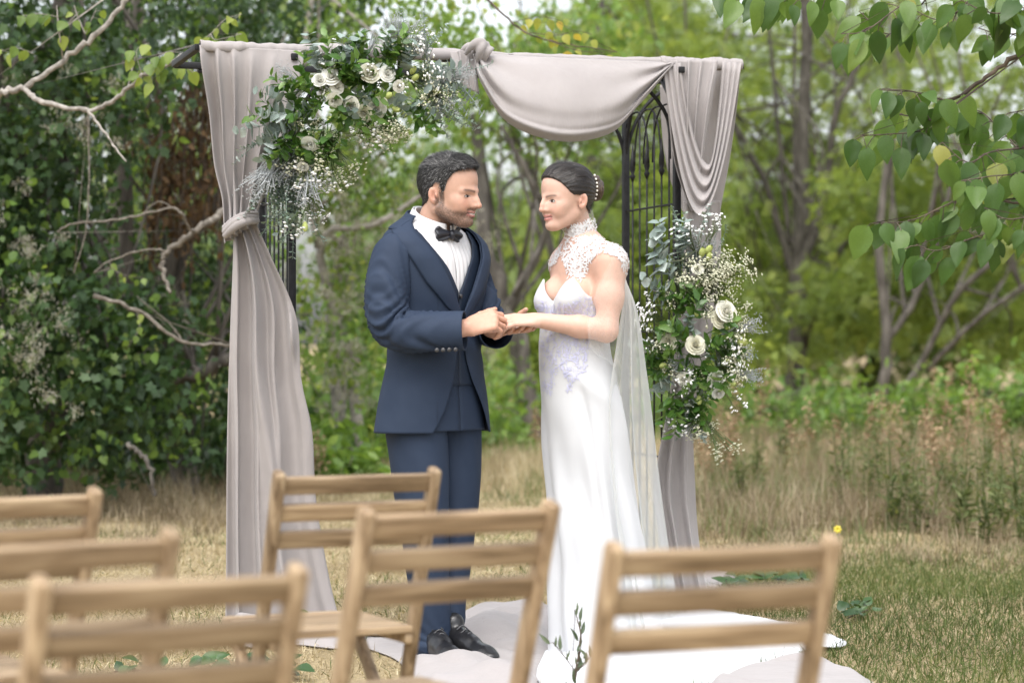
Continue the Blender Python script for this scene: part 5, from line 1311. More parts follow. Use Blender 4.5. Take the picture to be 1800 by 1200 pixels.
# hair swept back into a bun
def zl_b(x): return np.interp(x, [-.13, -.08, -.05, -.034, -.016, .0, .02, .035, .052, .068, .086, .102], [.050, .058, .074, .100, .128, .126, .124, .134, .154, .172, .187, .197])
def hair_b(p):
    d = f_ell((-.006, 0, .148), (.099, .077, .089))[0](p)
    d = smin(d, f_ell((.024, 0, .160), (.080, .066, .064))[0](p), .02)
    d = smin(d, f_cone((-.026, 0, .07), (-.05, 0, 0), .049, .05)[0](p), .02)
    x, y, z = p.T
    th = .006 + .006 * sstep(.17, .23, z) + .012 * np.exp(-((x - .045) / .03) ** 2 - ((z - .225) / .02) ** 2) * np.exp(-(y / .04) ** 2)
    th = th - .006 * np.exp(-((x - .022 + (z - .2) * .5) / .005) ** 2) * sstep(.16, .19, z) + .0012 * np.sin(np.arctan2(y, z - .12) * 34 + x * 20)
    return smax(d - th, (zl_b(x) - z) * .6, .004)
hair_l = placed(hair_b, HOB, HRB, HSB)
V, F = sdf_mesh([(hair_l, hcb, .16, 0, 'u')], .0025)
hbo = link('hair', fast_mesh('hair', V, F, None, True), m_hair_b, bride)
def bun_f(p):
    q = p - np.array([-.118, 0, .152]); a = np.arctan2(q[:, 2], q[:, 1])
    d = f_ell((0, 0, 0), (.030, .040, .048))[0](q)
    return d - .003 * np.sin(a * 2 + np.linalg.norm(q[:, 1:], axis=1) * 260 + q[:, 0] * 60)
V2, F2 = sdf_mesh([(placed(bun_f, HOB, HRB, HSB), hb(-.118, 0, .152), .06, 0, 'u')], .0025)
m_bun = surf_mat('lighter_brown_bun', [(.3, (.02, .013, .009)), (.55, (.07, .045, .03)), (.8, (.17, .12, .085))], .4, 60, (3, 1, 1), .6, 120, .5)
link('bun', fast_mesh('bun', V2, F2, None, True), m_bun, hbo)
for k, t in enumerate(np.linspace(-1, 1, 7)):
    c = hb(-.100 - .004 * (1 - t * t), .030 + .008 * (1 - t * t), .155 + .043 * t)
    V2, F2 = sdf_mesh([U(f_ell(c, (.0042, .0042, .0042)), 0)], .0015); link('pearl', fast_mesh('pearl', V2, F2, None, True), m_pearl, hbo)
def flow_b(q):
    d = np.tile(np.array([-1., 0, .0]), (len(q), 1)); d[:, 2] = (.15 - q[:, 2]) * 2; d[:, 1] = -q[:, 1] * 3; return d
m_strand_b = leaf_mat('brown_strands', [(0, (.006, .004, .003)), (.7, (.013, .009, .007)), (1, (.035, .024, .018))], .05, .35, .5)
strands(V, flow_b, 3500, .045, .0005, m_strand_b, hbo, HOB, HRB, HSB, 33, -.08, 0, .03)
mb = MB(); c0 = hb(.028, .02, .240)
for sd in (-1, 1): mb.tube([c0, c0 + np.array([.006 * sd, 0, .006]), c0 + np.array([.012 * sd, 0, .001])], [.003, .005, .002], 6)
mb.build('hair_clip', m_tie, hbo)
# gown
def sec(y, cx, a, bf, bbk, e=2.0):
    dx = (cx - 1018) / FPX * DB; return (CAMZ + (600 - y) / FPX * DB, dx * uB[0], dx * fB[0], a, bf, bbk, e)
dsec = [sec(1152, 1072, .235, .185, .20), sec(1080, 1062, .205, .165, .175), sec(1000, 1053, .185, .145, .155), sec(930, 1046, .175, .135, .142), sec(850, 1037, .168, .124, .128), sec(760, 1028, .169, .120, .124), sec(700, 1022, .161, .119, .118), sec(650, 1015, .146, .117, .108), sec(600, 1011, .134, .114, .100), sec(560, 1013, .129, .108, .096), sec(520, 1018, .128, .102, .094), sec(470, 1020, .126, .092, .092)]
DL = Loft(oB, BTH, -1, dsec)
def wrap_pi(p): return (p + math.pi) % (2 * math.pi) - math.pi
def ddisp(phi, z):
    p = wrap_pi(phi)
    cup = lambda c: np.exp(-((p - c) / .42) ** 2) * np.exp(-((z - 1.225) / np.where(z > 1.225, .075, .055)) ** 2)
    d = .044 * np.maximum(cup(.50), cup(-.50))
    fold = sstep(.95, .35, z)
    d = d + fold * (.010 * np.sin(phi * 7 + z * 3) + .006 * np.sin(phi * 11 + 1 + z * 5)) + .004 * sstep(1.0, .8, z) * np.sin(phi * 4 + z * 16)
    d = d + .006 * np.exp(-((z - (1.02 - .10 * p)) / .03) ** 2) * np.exp(-((p - .9) / .7) ** 2)
    d = d - .016 * np.exp(-((p - .75 - (.9 - z) * .35) / .10) ** 2) * sstep(.98, .80, z) * sstep(.15, .5, z)
    return d
cols, rows = 180, 150
phi = np.linspace(-math.pi, math.pi, cols, endpoint=False)[None, :]; v = np.linspace(0, 1, rows)[:, None]
cupz = np.maximum(np.exp(-((phi - .52) / .36) ** 2), np.exp(-((phi + .52) / .36) ** 2))
ztop = 1.205 + .088 * cupz + .02 * sstep(.6, 1.2, np.abs(phi)) - .05 * sstep(1.6, 2.6, np.abs(phi))
z = ztop + (.006 - ztop) * v ** .9
G = DL.at(phi + 0 * z, z, 0, ddisp)
mb = MB(); mb.grid(G, closed_u=True); gown = mb.build('gown', m_dress, bride); solid(gown, .003)
Vg = G.reshape(-1, 3); r_i, c_i = np.meshgrid(np.arange(rows - 1), np.arange(cols), indexing='ij'); r_i = r_i.ravel(); c_i = c_i.ravel()
bvh_gown = BVHTree.FromPolygons([tuple(a) for a in Vg], [tuple(a) for a in np.column_stack([r_i * cols + c_i, r_i * cols + (c_i + 1) % cols, (r_i + 1) * cols + (c_i + 1) % cols, (r_i + 1) * cols + c_i])])
# train spread on the ground
def gp(px, py):
    d = CAMZ * FPX / (py - 600); return np.array([(px - 900) / FPX * d, d])
def poly_sheet(name, outline, mat, parent, zf, centre, rows=46, cols=150, thick=.003, inner=0.0):
    o = np.array([gp(*a) for a in outline]); k = len(o)
    q = np.concatenate([o, o[:3]]); sp = spline(q, (k + 3 - 1) * 24 + 1)[24:24 * (k + 1)]
    idx = np.linspace(0, len(sp), cols, endpoint=False).astype(int); ring = sp[idx]; c = np.array(gp(*centre))
    t = np.linspace(inner, 1, rows)[:, None, None]
    XY = c + (ring[None] - c) * t
    Z = zf(XY[..., 0], XY[..., 1], t[..., 0] + 0 * XY[..., 0])
    mb = MB(); mb.grid(np.concatenate([XY, Z[..., None]], -1), closed_u=True); ob = mb.build(name, mat, parent); solid(ob, thick, 1.0); return ob
def ztrain(x, y, t):
    return .008 + .030 * (1 - t) + (1 - t * .7) * (.016 + .03 * wob(x * 9, y * 7, 501, 2)).clip(0) + .028 * np.maximum(0, wob(x * 5 + y * 3, y * 9, 503, 2)) * sstep(1, .9, t) + .010 * np.maximum(0, wob(x * 22, y * 16, 502, 2))
poly_sheet('train', CLOTHS[2], m_dress, gown, ztrain, (1080, 1140))
# lace: small leaf shaped applique pieces lying on skin and gown
def lace_pieces(name, polys, bvhs, n, size, mat, seed, off=.003, up=.0):
    r = np.random.default_rng(seed); TV, TF = leaf_template('oval'); VV = []; FF = []; k = 0
    co = Vector((0, 0, CAMZ))
    area = []
    for pl in polys:
        a = np.array(pl); lo, hi = a.min(0), a.max(0); area.append((a, lo, hi))
    tot = 0; tries = 0
    while tot < n and tries < n * 12:
        tries += 1
        a, lo, hi = area[r.integers(len(area))]; p = r.uniform(lo, hi)
        x, y = p; ins = False; j = len(a) - 1
        for i in range(len(a)):
            if (a[i, 1] > y) != (a[j, 1] > y) and x < (a[j, 0] - a[i, 0]) * (y - a[i, 1]) / (a[j, 1] - a[i, 1]) + a[i, 0]: ins = not ins
            j = i
        if not ins: continue
        d = (P(x, y, 8.0) - co).normalized(); best = None
        for b in bvhs:
            h = b.ray_cast(co, d)
            if h[0] is not None and (best is None or h[3] < best[3]): best = h
        if best is None: continue
        nr = np.array(best[1]); nr = nr if nr[1] < 0 else -nr
        t = r.normal(0, 1, 3) + np.array([0, 0, -up]); t -= nr * t.dot(nr); t /= np.linalg.norm(t); s = np.cross(nr, t); sz = size * r.uniform(.6, 1.3)
        M = np.column_stack([t, s, nr + t * .15])
        VV.append(np.array(best[0]) + nr * off + (TV * np.array([1, .6, 1.0]) * sz) @ M.T); FF.append(TF + k); k += len(TV); tot += 1
    return tag(link(name, fast_mesh(name, np.concatenate(VV), np.concatenate(FF)), mat, gown), kind='stuff')
lace_pieces('yoke_lace', [[(996, 422), (1060, 412), (1060, 440), (1036, 462), (1022, 494), (1002, 488), (988, 450)], [(1035, 418), (1075, 420), (1104, 442), (1110, 475), (1100, 486), (1090, 455), (1060, 440)], [(990, 430), (985, 450), (962, 480), (946, 500), (950, 480), (975, 445)]], [bvh_body, bvh_gown], 1500, .0125, m_lace, 61)
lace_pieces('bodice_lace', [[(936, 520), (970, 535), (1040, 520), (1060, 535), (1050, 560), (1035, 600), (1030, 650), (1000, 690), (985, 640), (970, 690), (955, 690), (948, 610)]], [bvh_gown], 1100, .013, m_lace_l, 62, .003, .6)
# high lace collar
ph = np.linspace(-180, 180, 90, endpoint=False)[None, :] * DEG; w = np.linspace(0, 1, 14)[:, None]
nb0 = hb(-.034, 0, .062); nb1 = bB(0, -.022, 1.392)
ax = nb1 - nb0
rr_ = .051 + .010 * w ** 2 + .001 * np.sin(ph * 20)
top = .012 * np.abs(np.sin(ph * 7)) * (1 - w)
CC = nb0 + ax * (.05 + .95 * w)[..., None]
G = CC + (np.cos(ph) * rr_ * 1.06)[..., None] * fB + (np.sin(ph) * rr_)[..., None] * uB + (top + .016 * np.cos(ph + math.pi) * (1 - w))[..., None] * np.array([0, 0, 1])
mb = MB(); mb.grid(G, closed_u=True); cl = mb.build('collar', m_tulle2, gown)
Vc = G.reshape(-1, 3); r_i, c_i = np.meshgrid(np.arange(13), np.arange(90), indexing='ij'); r_i = r_i.ravel(); c_i = c_i.ravel()
bvh_col = BVHTree.FromPolygons([tuple(a) for a in Vc], [tuple(a) for a in np.column_stack([r_i * 90 + c_i, r_i * 90 + (c_i + 1) % 90, (r_i + 1) * 90 + (c_i + 1) % 90, (r_i + 1) * 90 + c_i])])
lace_pieces('collar_lace', [[(980, 405), (1000, 402), (1050, 384), (1068, 420), (1062, 436), (985, 440)]], [bvh_col], 800, .0125, m_lace, 63, .002, -.8)
# sheer cape
def cape_fold(G, u, v):
    G[..., 2] = np.maximum(G[..., 2], .02); return G
sheet('cape', [(1086, 436, 8.16), (1098, 500, 8.16), (1084, 600, 8.16), (1070, 720, 8.13), (1080, 880, 8.10), (1098, 1020, 8.06), (1110, 1110, 8.03)], [(1046, 425, 8.44), (1112, 520, 8.52), (1138, 660, 8.56), (1162, 860, 8.60), (1188, 1035, 8.62), (1207, 1075, 8.62)], 3.2, ([0, .1, .5, 1], [.004, .012, .022, .036]), 521, gown, 110, mat=m_tulle, thick=.0)
sheet('cape_sleeve', [(1084, 444, 8.13), (1054, 500, 8.11), (1034, 560, 8.075), (1036, 612, 8.06)], [(1100, 450, 8.14), (1100, 520, 8.12), (1094, 580, 8.10), (1082, 645, 8.09)], 1.5, ([0, 1], [.002, .006]), 522, gown, 50, 24, mat=m_tulle2, thick=.0)
# ================================================================ folding chairs
def wood_mat(name, axis):
    m, nt, out = new_mat(name)
    b = N(nt, 'ShaderNodeBsdfPrincipled'); b.inputs['Roughness'].default_value = .5; b.inputs['Specular IOR Level'].default_value = .3
    tc = N(nt, 'ShaderNodeTexCoord'); oi = N(nt, 'ShaderNodeObjectInfo')
    ad = N(nt, 'ShaderNodeVectorMath', operation='ADD'); sc = N(nt, 'ShaderNodeVectorMath', operation='SCALE'); sc.inputs['Scale'].default_value = 7.0
    cb = N(nt, 'ShaderNodeCombineXYZ')
    for k in range(3): nt.links.new(oi.outputs['Random'], cb.inputs[k])
    nt.links.new(cb.outputs[0], sc.inputs[0]); nt.links.new(tc.outputs['Object'], ad.inputs[0]); nt.links.new(sc.outputs[0], ad.inputs[1])
    mp = N(nt, 'ShaderNodeMapping'); s = [26, 26, 26]; s[axis] = 2.2; mp.inputs['Scale'].default_value = s
    nt.links.new(ad.outputs[0], mp.inputs[0])
    no = N(nt, 'ShaderNodeTexNoise'); no.inputs['Scale'].default_value = 2.2; no.inputs['Detail'].default_value = 6; no.inputs['Distortion'].default_value = .6
    nt.links.new(mp.outputs[0], no.inputs[0])
    r = ramp(nt, [(.30, (.145, .096, .053)), (.48, (.285, .20, .118)), (.68, (.425, .318, .198))]); nt.links.new(no.outputs['Fac'], r.inputs[0])
    hs = N(nt, 'ShaderNodeHueSaturation'); mr = N(nt, 'ShaderNodeMapRange'); mr.inputs['To Min'].default_value = .8; mr.inputs['To Max'].default_value = 1.18
    nt.links.new(oi.outputs['Random'], mr.inputs[0]); nt.links.new(mr.outputs[0], hs.inputs['Value']); nt.links.new(r.outputs[0], hs.inputs['Color'])
    nt.links.new(hs.outputs[0], b.inputs['Base Color'])
    bp = N(nt, 'ShaderNodeBump'); bp.inputs['Strength'].default_value = .2; bp.inputs['Distance'].default_value = .003
    nt.links.new(no.outputs['Fac'], bp.inputs['Height']); nt.links.new(bp.outputs[0], b.inputs['Normal']); nt.links.new(b.outputs[0], out.inputs[0]); return m
m_wx, m_wz = wood_mat('oiled_wood_slat', 0), wood_mat('oiled_wood_post', 2)
CW, CH, LEAN = .182, .80, .27
def back_y(z): return LEAN * (1 - z / CH)
def chair_part(name, mb, mat, root, bw=.005):
    me = mb.mesh(name, False); me.materials.append(mat); o = bpy.data.objects.new(name, me); COL.objects.link(o); o.parent = root
    bevel(o, bw, 3); return o
def make_chair():
    root = empty('folding_chair', (0, 0, 0))
    ang = math.atan2(LEAN, CH); M = np.eye(4); M[1, 1] = math.cos(ang); M[1, 2] = -math.sin(ang); M[2, 1] = math.sin(ang); M[2, 2] = math.cos(ang)
    for s in (-1, 1):
        mb = MB(); x = s * CW; L = math.hypot(LEAN, CH)
        Q = M.copy(); Q[:3, 3] = (x, LEAN, 0)
        mb.box((-.0125, -.019, 0), (.0125, .019, L), Q); chair_part('post', mb, m_wz, root, .009)
        mb = MB(); Q = np.eye(4); a2 = math.atan2(.46, .43); Q[1, 1] = math.cos(a2); Q[1, 2] = math.sin(a2); Q[2, 1] = -math.sin(a2); Q[2, 2] = math.cos(a2); Q[:3, 3] = (s * .150, -.03, 0)
        mb.box((-.011, -.016, 0), (.011, .016, .60), Q); chair_part('leg', mb, m_wz, root)
    for z in (.768, .708, .648):
        mb = MB(); Q = M.copy(); Q[:3, 3] = (0, back_y(z), z); mb.box((-CW + .010, -.009, -.0195), (CW - .010, .009, .0195), Q); chair_part('back_slat', mb, m_wx, root, .004)
    for k in range(6):
        y0 = .085 + k * .062; mb = MB(); mb.box((-CW + .016, y0, .425), (CW - .016, y0 + .052, .442)); chair_part('seat_slat', mb, m_wx, root, .004)
    for s in (-1, 1):
        mb = MB(); mb.box((s * .158 - .009, .09, .400), (s * .158 + .009, .45, .4245)); chair_part('seat_rail', mb, m_wz, root)
    mb = MB(); mb.box((-.139, .06, .155), (.139, .08, .18)); chair_part('stretcher', mb, m_wx, root)
    mb = MB(); mb.box((-.169, back_y(.2) - .01, .19), (.169, back_y(.2) + .01, .215)); chair_part('stretcher', mb, m_wx, root)
    return root
proto = make_chair(); proto_parts = list(proto.children)
def place_chair(i, mid, b, z, label):
    if i == 0: o = proto; kids = proto_parts
    else:
        o = proto.copy(); COL.objects.link(o)
        for c in proto_parts:
            k = c.copy(); COL.objects.link(k); k.parent = o
    o.location = (mid[0], mid[1], z); o.rotation_euler = (0, 0, b)
    tag(o, label, 'chair', 'wooden folding chairs in rows')
def by_right_post(px, d, b): x = (px - 900) / FPX * d; return (x - CW * math.cos(b), d - CW * math.sin(b))
def by_mid(px, d): return ((px - 900) / FPX * d, d)
R_ = math.radians
for i, (mid, b, z, lab) in enumerate([
    (by_mid(630, 5.29), R_(25), 0, 'folding chair right in front of the legs of the man'),
    (by_mid(812, 4.15), R_(31), 0, 'folding chair at the centre, overlapping the one before the man'),
    (by_mid(1276, 3.62), R_(22), -.016, 'folding chair in front of the white dress train on the right'),
    (by_mid(306, 3.21), R_(30), -.025, 'nearest folding chair at the bottom left, cut by the lower edge'),
    (by_right_post(168, 4.62, R_(35)), R_(35), 0, 'folding chair farthest back at the left edge'),
    (by_right_post(302, 3.6, R_(35)), R_(35), 0, 'folding chair at the left edge behind the nearest one')]):
    place_chair(i, mid, b, z, lab)

# ================================================================ cloth and leaves on the ground
poly_sheet('pooled_hem', CLOTHS[3], m_taupe, cur, lambda x, y, t: .006 + sstep(1, .75, t) * (.03 + .045 * np.maximum(0, wob(x * 8, y * 10, 631, 2))), (510, 1118))
def zcloth(x, y, t):
    e = sstep(1.0, .8, t)
    return .006 + e * (.055 * np.maximum(0, wob(x * 6, y * 8, 601, 2)) + .03 * np.maximum(0, wob(x * 14 + 2, y * 12, 602, 2))) + e * .085 * np.exp(-((x + .09) / .16) ** 2 - ((y - 8.72) / .20) ** 2)
gc = poly_sheet('ground_cloth', CLOTHS[0], m_taupe, None, zcloth, (850, 1130))
tag(gc, 'crumpled taupe cloth on the ground around the shoes of the man', 'cloth')
gc = poly_sheet('ground_cloth', CLOTHS[1], m_taupe, None, lambda x, y, t: .012 + sstep(1, .8, t) * (.04 * np.maximum(0, wob(x * 6, y * 8, 611, 2)) + .03), (1390, 1220))
tag(gc, 'taupe cloth lying on the grass at the foot of the white train', 'cloth')
gc = poly_sheet('ground_cloth', [(1180, 1060), (1250, 1028), (1300, 1022), (1270, 1045), (1240, 1072)], m_taupe, None, lambda x, y, t: .008 + sstep(1, .7, t) * (.03 * np.maximum(0, wob(x * 9, y * 9, 621, 2)) + .03), (1235, 1048))
tag(gc, 'folded end of taupe cloth at the foot of the looped curtain', 'cloth')
m_ivy = leaf_mat('dark_ground_leaves', [(0, (.022, .055, .016)), (.7, (.045, .10, .026)), (1, (.08, .13, .05))], .2, .35, .45, obj_random=True)
IVY = [leaf_object_mesh('leaf', m_ivy, .36, .12, .15), leaf_object_mesh('leaf', m_ivy, .42, .06, .25)]
def ground_sprig(label, spots, size, seed):
    r = np.random.default_rng(seed); c = gp(*spots[0]); root = empty('ground_greenery', (c[0], c[1], 0), label, 'leaves')
    mb = MB(); pts = np.array([[*gp(*s), .02] for s in spots]); mb.tube(spline(pts, 20), .003, 5); mb.build('stem', m_twig, root)
    q = spline(pts, len(spots) * 7)
    for p in q:
        a = r.uniform(0, 2 * math.pi); put_leaf(IVY[r.integers(2)], root, p + r.normal(0, .02, 3) * np.array([1, 1, .0]) + np.array([0, 0, r.uniform(.0, .04)]), size * r.uniform(.6, 1.2), (math.cos(a), math.sin(a) * .8 - .2, r.uniform(-.05, .7)), (r.normal(0, .3), -.6, 1))
ground_sprig('dark green leaves on the ground at the curtain hem', [(420, 1118), (500, 1122), (560, 1118), (620, 1122), (690, 1128)], .085, 701)
ground_sprig('leaf garland on the ground between the front chairs', [(200, 1190), (330, 1185), (430, 1190), (520, 1195)], .075, 702)
ground_sprig('leaf garland lying behind the chair on the right', [(1275, 1045), (1320, 1035), (1370, 1032), (1415, 1040)], .06, 703)
ground_sprig('single low leaves in the green grass on the right', [(1490, 1095), (1510, 1085), (1525, 1080)], .05, 704)
yf = empty('yellow_flower', P(1472, 990, 11.6), 'small yellow wildflower at the edge of the meadow', 'flower')
mb = MB(); mb.tube(V3((1474, 1000, 11.6), (1472, 960, 11.6), (1472, 930, 11.6)), .003, 5); mb.build('stem', m_weed, yf)
mb = MB()
for k in range(7):
    a = k * .9; c = PA(1472, 930, 11.6); d = np.array([math.cos(a), -.3, math.sin(a)]) * .02
    mb.tube([c, c + d * .6, c + d], [.003, .007, .003], 5)
mb.build('petals', surf_mat('yellow_petals', [(.3, (.6, .5, .04)), (.7, (.75, .62, .08))], .6, 30), yf)
# ================================================================ flower arrangements
m_rose = surf_mat('cream_petals', [(.3, (.68, .67, .57)), (.7, (.78, .77, .70))], .6, 12, spec=.25, transl=.1)
m_rosew = surf_mat('white_petals', [(.3, (.68, .68, .62)), (.7, (.78, .78, .73))], .6, 12, spec=.25, transl=.1)
m_rosey = surf_mat('yellow_cream_petals', [(.3, (.66, .64, .50)), (.7, (.75, .74, .62))], .6, 12, spec=.25, transl=.1)
m_bud = surf_mat('lime_buds', [(.3, (.34, .42, .10)), (.7, (.56, .60, .24))], .6, 20, spec=.25, transl=.2)
m_floret = surf_mat('white_florets', [(.3, (.78, .78, .76)), (.7, (.88, .88, .87))], .7, 40, spec=.2)
m_wax = surf_mat('pale_green_florets', [(.3, (.46, .47, .32)), (.7, (.70, .69, .54))], .7, 40, spec=.2)
m_greyspray = surf_mat('grey_sea_lavender', [(.3, (.30, .32, .32)), (.7, (.46, .48, .49))], .85, 40, spec=.1)
m_euc = leaf_mat('eucalyptus_leaves', [(0, (.19, .245, .22)), (.6, (.29, .355, .33)), (1, (.42, .475, .45))], .15, .6, .3, tboost=1.0)
m_eucd = leaf_mat('small_eucalyptus_leaves', [(0, (.13, .19, .145)), (.6, (.21, .28, .225)), (1, (.32, .39, .33))], .15, .6, .3, tboost=1.0)
m_rus = leaf_mat('glossy_green_leaves', [(0, (.045, .11, .022)), (.6, (.08, .17, .032)), (1, (.14, .23, .05))], .25, .32, .5)
m_stem = surf_mat('green_stems', [(.3, (.06, .10, .03)), (.7, (.13, .17, .06))], .7, 30)
TAU = 2 * math.pi
def rose_mesh(mat, seed, openness=1.0):
    r = np.random.default_rng(seed); mb = MB()
    for layer, (n, rad, h, tilt) in enumerate([(3, .07, .50, -.25), (3, .12, .52, -.16), (4, .18, .52, -.05), (5, .25, .49, .10), (6, .33, .43, .32), (6, .40, .33, .62), (6, .45, .20, .95)]):
        for k in range(n):
            a0 = TAU * (k + .5 * layer) / n + r.normal(0, .12); half = TAU / n * .72
            G = np.zeros((6, 7, 3))
            for i, v in enumerate(np.linspace(0, 1, 6)):
                for j, u in enumerate(np.linspace(-1, 1, 7)):
                    a = a0 + u * half * (1 - .25 * v ** 3); rr = rad * (.35 + .65 * math.sin(min(1, v * 1.1) * 1.4)) + tilt * openness * .30 * v ** 2 + .03 * v ** 4 * (1 - u * u) + .02 * u
                    G[i, j] = (rr * math.cos(a), rr * math.sin(a), h * (v - .18 * u * u * v ** 2) * (1 - .35 * max(0, tilt) * v) + .012 * math.sin(u * 7 + k))
            mb.grid(G)
    me = mb.mesh('rose'); me.materials.append(mat); return me
def blob(mb, c, r, d=(0, 0, 1)):
    c = np.array(c); s = .55
    V = [c + np.array(v) * r for v in ((1, 0, 0), (.31, .95, 0), (-.81, .59, 0), (-.81, -.59, 0), (.31, -.95, 0), (0, 0, s), (0, 0, -s))]
    mb.add(V, [(5, i, (i + 1) % 5) for i in range(5)] + [(6, (i + 1) % 5, i) for i in range(5)])
def bud_mesh(seed):
    r = np.random.default_rng(seed); mb = MB()
    for k in range(5):
        a0 = TAU * k / 5; G = np.zeros((6, 5, 3))
        for i, v in enumerate(np.linspace(0, 1, 6)):
            for j, u in enumerate(np.linspace(-1, 1, 5)):
                a = a0 + u * .75 + v * .5; rr = .30 * math.sin(math.pi * (.08 + .80 * v)) ** .8; G[i, j] = (rr * math.cos(a), rr * math.sin(a), v * 1.0)
        mb.grid(G)
    me = mb.mesh('bud'); me.materials.append(m_bud); return me
def spray_mesh(seed, mat, n, fr, spread, L=1.0, two=3, stem=None):
    """branching spray of small florets on thin stems, along +z"""
    r = np.random.default_rng(seed); st = MB(); fl = MB()
    for k in range(n):
        a = r.uniform(0, TAU); s = spread * math.sqrt(r.uniform(0, 1)); top = np.array([s * math.cos(a), s * math.sin(a), L * r.uniform(.72, 1.05)])
        fork = np.array([top[0] * .3, top[1] * .3, L * .45]) + r.normal(0, .03, 3)
        st.tube([(0, 0, 0), fork, top], .008, 4, cap=False)
        for q in range(two):
            c = top + r.normal(0, .07, 3); blob(fl, c, fr * r.uniform(.7, 1.3))
    me = bpy.data.meshes.new('spray')
    V = np.concatenate(st.v + [x for x in fl.v]); off = st.n
    me = fast_mesh('spray', V, list(st.f) + [f + off for f in fl.f])
    me.materials.append(stem or m_stem); me.materials.append(mat)
    ns = sum(len(f) for f in st.f); tot = len(me.polygons); mi = np.zeros(tot, np.int32); mi[ns:] = 1; me.polygons.foreach_set('material_index', mi)
    return me
def leaf_sprig(seed, mat, n, leaf, kind, bend, pair=True, fwd=.35, taper=.5, round_=1.0):
    """stem along +z of length 1 with leaves"""
    r = np.random.default_rng(seed); mb = MB(); t = np.linspace(0, 1, 12); st = np.column_stack([bend * t ** 2, .15 * bend * np.sin(t * 3), t])
    mb.tube(st, np.linspace(.014, .004, 12), 5, cap=False)
    TV, TF = leaf_template(kind); TV = TV * np.array([1, round_, 1]); V = [np.concatenate(mb.v)]; Q = list(mb.f); k = mb.n; TFs = []; tn = [np.full(sum(len(f) for f in mb.f), .4)]
    for i in range(n):
        tt = .10 + .9 * (i + .5) / n; p = np.array([np.interp(tt, t, st[:, a]) for a in range(3)]); a0 = i * 2.4 + r.normal(0, .3)
        for s in ((0, math.pi) if pair else (0,)):
            a = a0 + s; d = np.array([math.cos(a), math.sin(a), fwd + r.normal(0, .2)]); d /= np.linalg.norm(d); nr = np.array([0, 0, 1.]) + r.normal(0, .35, 3); nr -= d * nr.dot(d); nr /= np.linalg.norm(nr); sd = np.cross(nr, d)
            sz = leaf * (1 - taper * tt) * r.uniform(.8, 1.2)
            V.append(p + (TV * sz) @ np.column_stack([d, sd, nr]).T); TFs.append(TF + k); k += len(TV); tn.append(np.full(len(TF), r.uniform(0, 1)))
    me = fast_mesh('sprig', np.concatenate(V), Q + TFs, np.concatenate(tn)); me.materials.append(mat); return me
ROSES = [rose_mesh(m_rose, 1), rose_mesh(m_rosew, 2, .8), rose_mesh(m_rose, 3, 1.2), rose_mesh(m_rosey, 4, 1.1), rose_mesh(m_rosew, 5, 1.4)]
BUDS = [bud_mesh(1), bud_mesh(2)]
FILL = [spray_mesh(11, m_floret, 9, .048, .36, 1, 2), spray_mesh(12, m_floret, 7, .052, .32, 1, 2)]
WAX = [spray_mesh(13, m_wax, 18, .034, .40, 1, 4), spray_mesh(14, m_wax, 16, .032, .36, 1, 4)]
GREY = [spray_mesh(15, m_greyspray, 20, .020, .26, 1, 7, m_greyspray), spray_mesh(16, m_greyspray, 16, .018, .20, 1, 7, m_greyspray)]
EUC = [leaf_sprig(21, m_euc, 6, .40, 'broad', .15, True, .3, .4, 1.05), leaf_sprig(22, m_euc, 5, .44, 'broad', -.2, True, .4, .45, 1.05)]
BABY = [leaf_sprig(23, m_eucd, 13, .13, 'oval', .25, True, .25, .45, 1.4), leaf_sprig(24, m_eucd, 15, .11, 'oval', -.3, True, .25, .45, 1.4), leaf_sprig(27, m_euc, 14, .14, 'oval', .3, True, .25, .5, 1.5)]
RUS = [leaf_sprig(25, m_rus, 11, .44, 'oval', .1, False, .8, .3), leaf_sprig(26, m_rus, 10, .48, 'oval', -.15, False, .7, .3)]
def put(me, name, parent, at, direction, size, r):
    z = Vector(direction).normalized(); x = Vector((r.normal(), r.normal(), r.normal())); x = (x - z * x.dot(z)).normalized(); y = z.cross(x)
    o = bpy.data.objects.new(name, me); COL.objects.link(o); o.parent = parent; o.matrix_parent_inverse = parent.matrix_basis.inverted()
    o.matrix_basis = Matrix(((x[0], y[0], z[0], at[0]), (x[1], y[1], z[1], at[1]), (x[2], y[2], z[2], at[2]), (0, 0, 0, 1))) @ Matrix.Scale(size, 4)
    return o
def dirpx(deg, toward=.3):
    a = math.radians(deg); return (math.cos(a), -toward, math.sin(a))     # deg: 0 right, 90 up in the picture
def arrange(root, dfun, items, seed):
    r = np.random.default_rng(seed)
    for kind, lst in items:
        meshes, name, near = kind
        for it in lst:
            px, py, deg, size = it[:4]; tw = it[4] if len(it) > 4 else .3
            put(meshes[r.integers(len(meshes))], name, root, PA(px, py, dfun(px, py) - near), dirpx(deg + r.normal(0, 6), tw + r.normal(0, .12)), size * r.uniform(.92, 1.08), r)
K_R, K_B, K_F, K_W, K_G = (ROSES, 'rose', .12), (BUDS, 'bud', .10), (FILL, 'white_filler', .05), (WAX, 'wax_flower', .04), (GREY, 'grey_spray', .03)
K_E, K_S, K_L = (EUC, 'eucalyptus', .085), (BABY, 'small_eucalyptus', .01), (RUS, 'green_sprig', .075)
def rnd(n, p0, p1, deg, dspread, s0, s1, seed, tw=.3):
    """n pieces along a line with directions around deg"""
    r = np.random.default_rng(seed); out = []
    for k in range(n):
        t = (k + r.uniform(.1, .9)) / n; out.append((p0[0] + (p1[0] - p0[0]) * t + r.normal(0, 5), p0[1] + (p1[1] - p0[1]) * t + r.normal(0, 5), deg + r.normal(0, dspread), r.uniform(s0, s1), tw))
    return out
